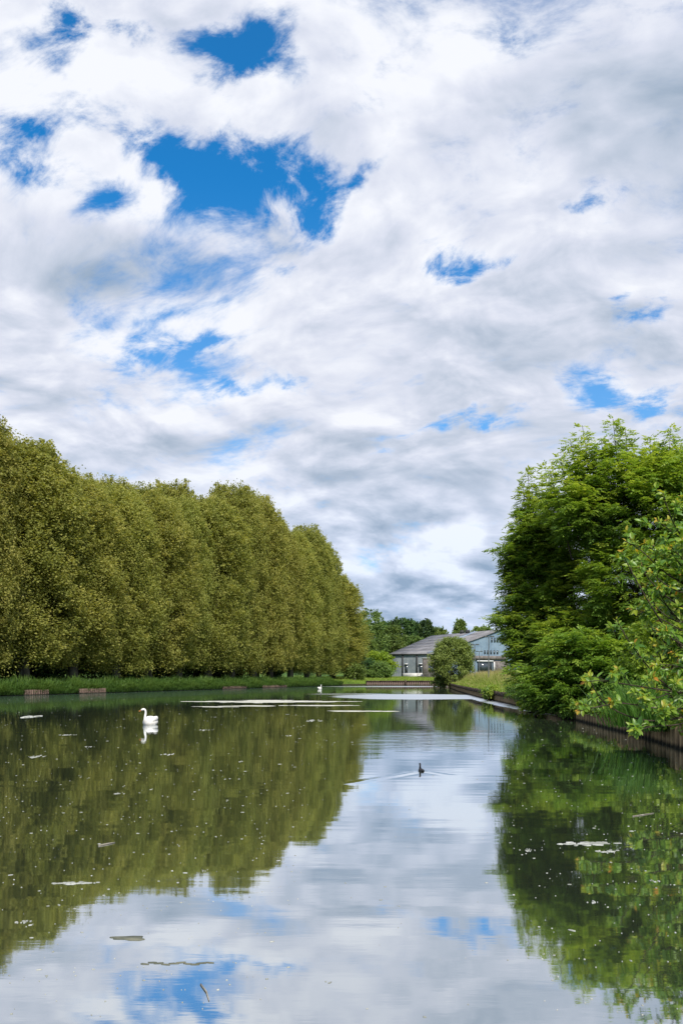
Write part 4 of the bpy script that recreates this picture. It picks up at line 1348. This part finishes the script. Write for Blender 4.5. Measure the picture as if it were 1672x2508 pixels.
def corr(a, b, za0, zb0, za1, zb1, n, amp=.05, inward=0.0):
    """vertical corrugated panel from plan point a to b, bottom z.. top z.. (linear)"""
    u = np.linspace(0, 1, n * 2 + 1)
    d = (b - a) / np.linalg.norm(b - a); nn = np.array([d[1], -d[0]])
    o_ = np.where(np.arange(len(u)) % 2 == 0, 0.0, amp) - inward
    xy = a + u[:, None] * (b - a) + nn * o_[:, None]
    lo = np.c_[xy, za0 + (zb0 - za0) * u] - WO; hi = np.c_[xy, za1 + (zb1 - za1) * u] - WO
    m_ = len(u); i = np.arange(m_ - 1)
    return np.vstack([lo, hi]), np.c_[i, i + 1, m_ + i + 1, m_ + i]


def lerp(a, b, t): return a + (b - a) * t
dF = (P2 - P1) / np.linalg.norm(P2 - P1); nF = np.array([dF[1], -dF[0]]); LF = np.linalg.norm(P2 - P1)
V, Q = corr(P1, P2, GZ - .5, GZ - .5, EZ, EZ, 40)
mb = MB().add(V, Q); mb.build('front_wall', M['front_clad'], ws)
dG = (Q2 - P2) / np.linalg.norm(Q2 - P2); nG = np.array([dG[1], -dG[0]]); LG = np.linalg.norm(Q2 - P2)
V, Q = corr(P2, Q2, GZ - .5, GZ - .5, EZ - .1, RZ - .1, 46)
mb = MB().add(V, Q)
V, Q = corr(Q2, P2r, GZ - .5, GZ - .5, RZ - .1, EZ - .1, 46)
mb.add(V, Q); mb.build('gable_wall', M['gable_clad'], ws)
mb = MB()
for a, b in ((P2r, P1r), (P1r, Q1), (Q1, P1)):
    za = RZ - .1 if a is Q1 else EZ - .1; zb = RZ - .1 if b is Q1 else EZ - .1
    V, Q = corr(a, b, GZ - .5, GZ - .5, za, zb, 30); mb.add(V, Q)
mb.build('rear_wall', M['front_clad'], ws)
# roof slopes with sheet laps, verge overhang and real thickness
def roof_slope(e1, e2, r2, r1, name):
    mb = MB()
    n = 6
    over = .45
    e1 = np.array(e1); e2 = np.array(e2); r1 = np.array(r1); r2 = np.array(r2)
    ev = (e2 - e1) / np.linalg.norm(e2 - e1); rv = (r2 - r1) / np.linalg.norm(r2 - r1)
    e1 = e1 - ev * over; e2 = e2 + ev * over; r1 = r1 - rv * over; r2 = r2 + rv * over
    d1 = (e1 - r1) / np.linalg.norm(e1 - r1); e1 = e1 + d1 * .6; e2 = e2 + (e2 - r2) / np.linalg.norm(e2 - r2) * .6
    for i in range(n):
        t0, t1 = i / n, (i + 1) / n + .004
        up = np.array([0, 0, .05 * (n - i) / n + .02])
        lo = np.array([lerp(e1, r1, t0), lerp(e2, r2, t0), lerp(e2, r2, t1), lerp(e1, r1, t1)])
        lo = lo - WO
        hi = lo + np.array([(0, 0, .20), (0, 0, .20), (0, 0, .14), (0, 0, .14)])
        mb.hexa(lo, hi)
    return mb.build(name, M['roofing'], ws)
e3 = lambda p, z: np.array([p[0], p[1], z])
roof = roof_slope(e3(P1, EZ), e3(P2, EZ), e3(Q2, RZ), e3(Q1, RZ), 'roof')
roof_slope(e3(P2r, EZ), e3(P1r, EZ), e3(Q1, RZ), e3(Q2, RZ), 'roof')
# translucent roof strip and ridge vents
def on_roof(u, t, h=.22):
    return lerp(lerp(e3(P1, EZ), e3(P2, EZ), u), lerp(e3(Q1, RZ), e3(Q2, RZ), u), t) + (0, 0, h) - WO
mb = MB()
mb.hexa(np.array([on_roof(.62, .30, .16), on_roof(.70, .30, .16), on_roof(.70, .985, .16), on_roof(.62, .985, .16)]), np.array([on_roof(.62, .30, .30), on_roof(.70, .30, .30), on_roof(.70, .985, .30), on_roof(.62, .985, .30)]))
mb.hexa(np.array([on_roof(.80, .0, .1), on_roof(1.0, .0, .1), on_roof(1.0, .07, .1), on_roof(.80, .07, .1)]), np.array([on_roof(.80, .0, .31), on_roof(1.0, .0, .31), on_roof(1.0, .07, .31), on_roof(.80, .07, .31)]))
mb.build('skylight_strip', M['skylight'], roof)
for u in (.50, .58):
    p = on_roof(u, .955, .35)
    MB().box(p + np.array([0, 0, .25]), (1.1, 1.1, .9)).build('roof_vent', M['dark_steel'], roof)
# front wall details
def on_front(s, z, outw): 
    p = P1 + dF * s + nF * outw
    return np.array([p[0], p[1], z]) - WO
rzF = math.atan2(dF[1], dF[0])
mpx = LF / (1068 - 957)
for px in (987, 1022):
    MB().box(on_front((px - 957) * mpx, (GZ - .3 + EZ - .1) / 2, .14), (.32, .26, EZ - GZ + .2), rzF).build('post', M['dark_steel'], ws)
MB().box(on_front(LF / 2, EZ - .12, .12), (LF, .14, .30), rzF).build('gutter', M['dark_steel'], ws)
MB().box(on_front((987 - 957) * mpx + (1058 - 987) * mpx / 2 + .2, GZ + .55, .20), ((1058 - 988) * mpx, .34, 1.75), rzF).build('plinth', M['white_paint'], ws)
for px in (996, 1031):
    s_ = (px - 957) * mpx
    w_ = MB().box(on_front(s_, GZ + 2.5, .10), (.75, .14, 2.3), rzF).build('window', M['dim_glass'], ws)
    MB().box(on_front(s_, GZ + 3.8, .22), (.95, .40, .22), rzF).build('lintel', M['white_stripe'], w_)
for z_ in (GZ + 3.2,):
    MB().box(on_front(LF * .18, z_, .085), (LF * .27, .05, .10), rzF).build('sheet_lap', M['concrete'], ws)
# gable details
def on_gable(px, z, outw):
    # intersect photo column with the gable plane
    k = (px - 836) / F
    t = (k * P2[1] - P2[0]) / (dG[0] - k * dG[1])
    p = P2 + dG * t + nG * outw
    return np.array([p[0], p[1], z]) - WO
rzG = math.atan2(dG[1], dG[0])
zpx = lambda py: CAMZ - (py - HOR) / F * 211
for px in (1203, 1210, 1217, 1224, 1231):
    MB().box(on_gable(px, zpx(1567), .10), (.38, .14, 1.15), rzG).build('window', M['dim_glass'], ws)
for px in (1186, 1193, 1201, 1209, 1217):
    MB().box(on_gable(px, zpx(1597), .10), (.40, .14, .95), rzG).build('window', M['dim_glass'], ws)
c = on_gable(1192, zpx(1611), .30)
MB().box(c, (10.5, .42, 1.0), rzG).build('balcony', M['brick'], ws)
c = on_gable(1225, zpx(1634), .16)
MB().box(c, (4.4, .30, 3.2), rzG).build('brick_panel', M['brick'], ws)
dr = MB().box(on_gable(1186, zpx(1633), .14), (4.2, .24, 2.5), rzG).build('loading_door', M['dim_glass'], ws)
MB().box(on_gable(1186, zpx(1619), .30), (4.7, .30, .30), rzG).box(on_gable(1208, zpx(1633), .30), (.25, .30, 2.5), rzG).build('door_frame', M['white_stripe'], dr)

# brick annex with a railing in front of the warehouse
a0 = at(1036, 1660, 203); a0[2] = GZ
an = thing('brick_annex', 'small brown brick annex against the warehouse behind the willow bush', 'annex', tuple(a0))
w_ = 3.4
MB().box((w_ / 2, .9, 2.35), (w_, 2.2, 5.3)).build('wall', M['brick'], an)
MB().box((w_ / 2, .9, 5.1), (w_ + .3, 2.5, .22)).build('roof', M['concrete'], an)
MB().box((w_ * .60, -.24, 2.6), (1.5, .10, 1.5)).build('window', M['dim_glass'], an)
rl = thing('railing', 'low dark railing on the lawn before the brick annex', 'railing', tuple(at(1022, 1660, 199)))
rl.location.z = GZ
mb = MB()
for z_ in (.65, 1.15): mb.tube([(0, 0, z_), (4.2, .1, z_)], .06, 6)
mb.build('rail', M['brick'], rl)
for x_ in (0, 1.4, 2.8, 4.2):
    MB().tube([(x_, .02 * x_, -.3), (x_, .02 * x_, 1.2)], .06, 6).build('post', M['brick'], rl)

# pale barrier wall in the yard on the right
b0 = at(1206, 1643, 150); b0[2] = 1.45
MBw = MB().box((0, 0, .15), (7.0, .25, .75)).box((0, 0, .58), (7.1, .4, .10))
o = MBw.build('barrier_wall', M['white_paint'], None, False, tuple(b0)); tag(o, 'low pale barrier wall in the yard seen over the meadow grass', 'wall')
b1 = at(1200, 1637, 160); b1[2] = 1.5
rl2 = thing('railing', 'dark yard railing in front of the loading door', 'railing', tuple(b1))
mb = MB()
for z_ in (1.0, 1.5): mb.tube([(-3.6, 0, z_), (3.6, 0, z_)], .05, 6)
mb.build('rail', M['dark_steel'], rl2)
for x_ in np.linspace(-3.6, 3.6, 6):
    MB().tube([(x_, 0, -.3), (x_, 0, 1.5)], .05, 6).build('post', M['dark_steel'], rl2)

# ------------------------------------------------------------------ lamp posts
def lamp_mesh():
    pole = MB().tube([(0, 0, -.4), (0, 0, .8), (0, 0, .82), (0, 0, 5.55)], [.10, .10, .07, .05], 10).mesh('pole', M['lamp_steel'], True)
    arm = MB()
    arm.box((0, 0, 5.58), (1.0, .10, .07))
    arm = arm.mesh('arm', M['lamp_steel'])
    heads = []
    for sg in (-1, 1):
        hb = MB()
        lo = np.array([(sg * .38 - .24, -.16, 5.52), (sg * .38 + .24, -.16, 5.52), (sg * .38 + .24, .16, 5.52), (sg * .38 - .24, .16, 5.52)])
        hi = lo.copy(); hi[:, 2] = 5.70; hi[:, :2] = (hi[:, :2] - [sg * .38, 0]) * .7 + [sg * .38, 0]
        hb.hexa(lo, hi)
        heads.append(hb.mesh('lamp_head', M['lamp_steel']))
    return pole, arm, heads
LPM = lamp_mesh()
for px, top, D, lab in ((1196, 1557, 93, 'tallest and nearest twin-headed lamp post rising from the meadow grass'), (1162, 1577, 117, 'lamp post second from the right, just beside the willow bush'),
                        (1173, 1594, 147, 'smallest farthest lamp post, in front of the loading door'), (1134, 1590, 139, 'thin lamp post half hidden against the willow bush')):
    g0 = 1.2
    H_ = CAMZ - (top - HOR) / F * D - g0
    x_ = (px - 836) / F * D
    t = thing('lamp_post', lab, 'lamp post', (x_, D, g0), 0, 'lamp posts along the right bank')
    for nm, me_ in (('pole', LPM[0]), ('arm', LPM[1]), ('lamp_head', LPM[2][0]), ('lamp_head', LPM[2][1])):
        o = link(nm, me_, t); o.scale = (1, 1, H_ / 5.7)


# ------------------------------------------------------------------ birds
M['swan_white'] = plain('swan_feathers', (.78, .76, .72), (.88, .87, .85), 14, .75, .15, None, .35, .01)
M['bill_orange'] = plain('bill_orange', (.55, .17, .03), (.62, .22, .05), 20, .45, .4)
M['bird_black'] = plain('bird_black', (.008, .008, .010), (.02, .02, .024), 20, .55, .3)
M['bill_white'] = plain('bill_white', (.6, .58, .54), (.75, .72, .68), 20, .45, .4)


def skin_body(name, pts, edges, radii, mat, parent, sub=2):
    me_ = bpy.data.meshes.new(name)
    me_.from_pydata([tuple(p) for p in pts], edges, [])
    o = link(name, me_, parent)
    md = o.modifiers.new('Skin', 'SKIN'); md.use_smooth_shade = True
    sv = me_.skin_vertices[0].data
    for i, r in enumerate(radii):
        sv[i].radius = r if isinstance(r, tuple) else (r, r)
    sv[0].use_root = True
    sb = o.modifiers.new('Subdivision', 'SUBSURF'); sb.levels = sub; sb.render_levels = sub
    me_.materials.append(mat)
    return o


def loft(mb, stations, sides=18):
    """stations: (x, zc, halfwidth, halfheight) along x"""
    ang = np.arange(sides) / sides * 2 * np.pi
    rings = []
    for (x, zc, hw, hh) in stations:
        rings.append(np.c_[np.full(sides, x), np.cos(ang) * hw, zc + np.sin(ang) * hh])
    V = np.vstack(rings); n = len(stations)
    i = np.arange(n - 1)[:, None] * sides; j = np.arange(sides)[None, :]; k = (j + 1) % sides
    Q = np.stack([i + j, i + k, i + sides + k, i + sides + j], -1).reshape(-1, 4)
    mb.add(V, Q)
    return mb


def turn_head(V, yaw):
    """twist the upper neck and head about the neck axis"""
    if not yaw: return V
    a = yaw * smoothn(V[:, 2], .55, .63) * (V[:, 0] > .25)
    x = V[:, 0] - .345; y = V[:, 1].copy()
    V = V.copy()
    V[:, 0] = .345 + x * np.cos(a) - y * np.sin(a); V[:, 1] = x * np.sin(a) + y * np.cos(a)
    return V


def swan(loc, rz, label, sc=1.0, yaw=0.0):
    t = thing('mute_swan', label, 'swan', loc, rz, None)
    t.scale = (sc, sc, sc)
    mb = MB()
    # one continuous body: tail, back, breast, S neck and head swept as a single tube of changing section
    st = [(-.56, .20, .005, .005), (-.50, .17, .07, .03), (-.38, .13, .15, .10), (-.20, .10, .21, .17), (0, .09, .235, .19), (.18, .10, .215, .19), (.30, .13, .16, .165), (.36, .18, .10, .12)]
    ang = np.arange(18) / 18 * 2 * np.pi
    rings = [np.c_[np.full(18, x), np.cos(ang) * hw, zc + np.sin(ang) * hh] for x, zc, hw, hh in st]
    neck = [(.385, .26, .062), (.385, .34, .050), (.365, .43, .044), (.345, .52, .040), (.345, .60, .038), (.375, .655, .040), (.425, .675, .046), (.475, .662, .044), (.515, .640, .030), (.535, .63, .012)]
    npts = np.array([(x, 0, z) for x, z, r in neck]); tan = np.gradient(npts, axis=0); tan /= np.linalg.norm(tan, axis=1)[:, None]
    for (x, z, r), tg in zip(neck, tan):
        up = np.array([-tg[2], 0, tg[0]])
        rings.append(np.array([(x, 0, z)]) + np.cos(ang)[:, None] * np.array([0, r, 0]) + np.sin(ang)[:, None] * up * r)
    V = turn_head(np.vstack(rings), yaw); n = len(rings)
    i = np.arange(n - 1)[:, None] * 18; j = np.arange(18)[None, :]; k = (j + 1) % 18
    mb.add(V, np.stack([i + j, i + k, i + 18 + k, i + 18 + j], -1).reshape(-1, 4))
    mb.build('body', M['swan_white'], t, True)
    for sg in (-1, 1):      # folded wings arched over the back
        w = MB()
        loft(w, [(-.60, .27, .004, .004), (-.48, .27, .035, .05), (-.32, .27, .060, .10), (-.12, .25, .075, .125), (.08, .21, .07, .12), (.20, .17, .045, .08), (.26, .15, .005, .01)], 14)
        V = w.v[0]; V[:, 1] += sg * (.135 + .02 * np.cos(V[:, 0] * 4)); V[:, 1] -= sg * np.clip(-V[:, 0] - .25, 0, 1) * .28
        w.build('wing', M['swan_white'], t, True)
    b = MB(); loft(b, [(.525, .632, .017, .018), (.57, .615, .015, .013), (.605, .602, .013, .008), (.625, .597, .004, .004)], 10)
    b.v = [turn_head(v, yaw) for v in b.v]; b.build('bill', M['bill_orange'], t, True)
    k_ = MB(); loft(k_, [(.505, .655, .006, .006), (.522, .655, .014, .014), (.54, .645, .010, .010), (.548, .64, .002, .002)], 8)
    k_.tube([(.50, -.036, .650), (.50, .036, .650)], .008, 6)
    k_.tube([(.505, -.030, .645), (.54, -.018, .628)], .009, 6); k_.tube([(.505, .030, .645), (.54, .018, .628)], .009, 6)
    k_.v = [turn_head(v, yaw) for v in k_.v]; k_.build('face_marking', M['bird_black'], t, True)
    return t


p = onwater(368, 1774.5)
swan((p[0], p[1], -.03), math.radians(252), 'white mute swan with raised curved neck on the dark green water at left', 1.0, math.radians(-62))
p = onwater(783, 1688)
swan((p[0], p[1], -.03), math.radians(60), 'tiny distant white swan near the end of the left bank', 1.0)

p = onwater(1031, 1888)
ct_ = thing('coot', 'small black water bird swimming with a wake in the middle of the canal', 'bird', (p[0], p[1], -.012), math.radians(98))
mb = MB()
ang = np.arange(14) / 14 * 2 * np.pi
st = [(-.17, .035, .003, .003), (-.14, .03, .025, .018), (-.07, .02, .052, .038), (.0, .018, .060, .042), (.06, .02, .050, .040), (.095, .035, .030, .034)]
rings = [np.c_[np.full(14, x), np.cos(ang) * hw, zc + np.sin(ang) * hh] for x, zc, hw, hh in st]
nk = [(.105, .065, .022), (.105, .095, .018), (.10, .120, .018), (.108, .142, .021), (.128, .150, .019), (.148, .145, .010)]
npts = np.array([(x, 0, z) for x, z, r in nk]); tan = np.gradient(npts, axis=0); tan /= np.linalg.norm(tan, axis=1)[:, None]
for (x, z, r), tg in zip(nk, tan):
    up = np.array([-tg[2], 0, tg[0]])
    rings.append(np.array([(x, 0, z)]) + np.cos(ang)[:, None] * np.array([0, r, 0]) + np.sin(ang)[:, None] * up * r)
V = np.vstack(rings); n = len(rings)
i = np.arange(n - 1)[:, None] * 14; j = np.arange(14)[None, :]; k = (j + 1) % 14
mb.add(V, np.stack([i + j, i + k, i + 14 + k, i + 14 + j], -1).reshape(-1, 4))
mb.build('body', M['bird_black'], ct_, True)
b = MB(); loft(b, [(.143, .145, .007, .008), (.165, .138, .004, .005), (.178, .135, .001, .001)], 8); b.build('bill', M['bill_white'], ct_, True)

# ------------------------------------------------------------------ things floating on the water
M['scum'] = plain('pollen_film', (.34, .34, .29), (.62, .61, .55), 1.5, .9, .1, None, .1)
M['fluff'] = plain('seed_fluff', (.22, .23, .20), (.46, .47, .44), 3.0, .9, .1, None, .1)
M['dull_leaf'] = plain('floating_leaf', (.08, .09, .07), (.16, .16, .12), 6, .8, .2)
M['twig'] = plain('floating_twig', (.18, .165, .13), (.34, .32, .27), 6, .8, .2)


def film(name, cells, label, cat, kind=None, mat='scum', z=.006, group=None):
    """thin raised flakes: cells = list of (cx, cy, rx, ry, rot)"""
    mb = MB()
    rng = np.random.default_rng(abs(hash(label)) % 1000 if False else len(cells) * 7 + 1)
    c0 = np.array([cells[0][0], cells[0][1], 0])
    for (cx, cy, rx, ry, rot) in cells:
        m_ = 12
        a = np.arange(m_) / m_ * 2 * np.pi
        r = 1 + .28 * np.sin(3 * a + rng.random() * 6) * rng.random() + .22 * rng.normal(0, 1, m_) * .6
        x = np.cos(a) * rx * r; y = np.sin(a) * ry * r
        X_ = cx + x * math.cos(rot) - y * math.sin(rot); Y_ = cy + x * math.sin(rot) + y * math.cos(rot)
        V = np.vstack([np.c_[X_, Y_, np.full(m_, -.004)], np.c_[X_ * .9 + cx * .1, Y_ * .9 + cy * .1, np.full(m_, z)], [(cx, cy, z * 1.25)]]) - c0
        kk = np.arange(m_); k2 = (kk + 1) % m_
        mb.add(V, np.c_[kk, k2, m_ + k2, m_ + kk], np.c_[m_ + kk, m_ + k2, np.full(m_, 2 * m_)])
    o = mb.build(name, M[mat], None, True, tuple(c0))
    tag(o, label, cat, group)
    if kind: o['kind'] = kind
    return o


rng = np.random.default_rng(55)
# countless specks of seed fluff drifting on the canal
cells = []
while len(cells) < 1150:
    px = rng.uniform(-20, 1690); py = 1692 + 800 * rng.random() ** 1.7
    c = onwater(px, py)
    d, _ = canal_dist(c[None, :2])
    if d[0] > -.6: continue
    dark = px < 860 + (1700 - py) * .25 or px > 1230
    if not dark and rng.random() < .82: continue
    if py > 2230 and rng.random() < .5: continue
    s_ = (.0014 + .00026 * min(c[1], 40)) * rng.lognormal(0, .55)
    cells.append((c[0], c[1], s_ * rng.uniform(.8, 2.4), s_ * rng.uniform(.5, 1.4), rng.normal(0, .5)))
film('seed_fluff', cells, 'scattered white specks of seed fluff drifting over the dark water', 'seed fluff', 'stuff', 'fluff', .004)
# thin streaks of pollen film across the far water
cells = []
for (px, py, hw, n_) in ((655, 1718, 215, 170), (620, 1729, 60, 14), (770, 1728, 90, 22), (520, 1731, 45, 10), (870, 1742, 90, 14)):
    for _ in range(n_):
        u = rng.normal(0, .42); u = np.clip(u, -1, 1)
        c = onwater(px + u * hw, py + rng.normal(0, 1.0) * (1 - abs(u)) * (1.5 if n_ > 100 else .6))
        cells.append((c[0], c[1], rng.uniform(.3, 1.2), rng.uniform(.12, .5), rng.normal(0, .1)))
film('pollen_film', cells, 'long cream streaks of pollen film across the far water left of centre', 'pollen film', 'stuff', 'scum', .006)
# larger single rafts and litter
RAFTS = [
    (90, 1853, 23, 3.5, 'ragged white foam raft near the left edge, nearer than the swan'), (415, 1848, 19, 2.6, 'white foam raft right of and nearer than the swan'), (590, 1865, 10, 1.2, 'thin white foam streak straight below the long pollen streak'),
    (500, 1788, 19, 1.3, 'thin straight white streak to the right of the swan'), (765, 1765, 32, 2.2, 'pale streak left of the bright sky reflection'), (165, 1800, 26, 1.3, 'thin white streak left of and nearer than the swan'),
    (220, 1829, 16, 1.2, 'short streak between the swan and the left foam raft'), (180, 2163, 58, 3.2, 'long thin foam line in the lower left water'), (55, 2258, 24, 4.5, 'pale feathery raft near the lower left edge'),
    (1450, 2066, 85, 4.5, 'long broken foam raft on the tree reflection at right'), (1487, 2085, 38, 3.5, 'smaller foam raft just below the long raft at right'), (1455, 2210, 18, 4, 'white oval fluff clump in the lower right reflection'),
    (1290, 2082, 18, 3.5, 'curved foam scrap left of the long raft at right'), (1598, 2158, 16, 3, 'foam scrap near the right edge'), (710, 1802, 14, 1.4, 'short white streak below the pale streak'), (285, 1944, 22, 1.4, 'thin pale streak in the middle of the left water'),
    (498, 2133, 9, 3, 'small bright fluff clump near the bottom of the left tree reflection'), (370, 1774.8, 22, .9, 'bright foam line at the waterline of the nearer swan'),
]
for (px, py, hw, hh, lab) in RAFTS:
    cells = []
    c0 = onwater(px, py); mx_ = hw / F * c0[1]; my_ = hh * c0[1] ** 2 / (F * CAMZ)
    n_ = int(np.clip(hw * .62, 7, 46))
    for q in range(n_):
        u = np.clip(rng.normal(0, .45), -1, 1) if q else 0
        v_ = rng.normal(0, .45) * (1 - abs(u) * .7)
        cells.append((c0[0] + u * mx_, c0[1] + v_ * my_ * 1.2 + u * mx_ * .08, mx_ * rng.uniform(.04, .13), my_ * rng.uniform(.10, .32), rng.normal(0, .12)))
    film('foam_raft', cells, lab, 'foam', None, 'fluff', .005, 'foam rafts floating on the canal')
# floating leaf, weed and sticks
c0 = onwater(322, 2298); film('floating_leaf', [(c0[0], c0[1], .13, .045, -.05), (c0[0] - .11, c0[1] + .015, .06, .016, .1)], 'grey-brown floating leaf on the sky reflection at lower left', 'leaf', None, 'dull_leaf', .006)
c0 = onwater(425, 2360); film('floating_weed', [(c0[0] + .05 * q, c0[1] + .02 * math.sin(q * 1.7), .034, .007, .25 * math.sin(q * 2.1)) for q in range(-4, 6)], 'thin brown strand of weed below the floating leaf', 'water weed', None, 'dull_leaf', .005)
c0 = onwater(72, 1756)
film('floating_debris', [(c0[0] + rng.normal(0, .13), c0[1] + rng.normal(0, .35), .10, .3, rng.normal(0, .3)) for q in range(9)], 'clump of whitish debris on the far water left of the swan', 'debris', None, 'fluff', .03)
for (xa, ya, xb, yb, r, lab) in ((242, 2072, 282, 2064, .012, 'pale straight stick floating in the left tree reflection'), (492, 2412, 512, 2452, .006, 'pale stick floating at the bottom beside the blue reflection'), (1548, 2000, 1600, 1992, .008, 'thin twig floating in the right tree reflection')):
    a = onwater(xa, ya); b = onwater(xb, yb); a[2] = b[2] = .004
    mid = (a + b) / 2 + (0.01, .004, .002)
    o = MB().tube(np.array([a, mid, b]) - a, [r, r * .9, r * .5], 7).build('floating_stick', M['twig'], None, True, tuple(a)); tag(o, lab, 'stick', 'sticks floating on the canal')
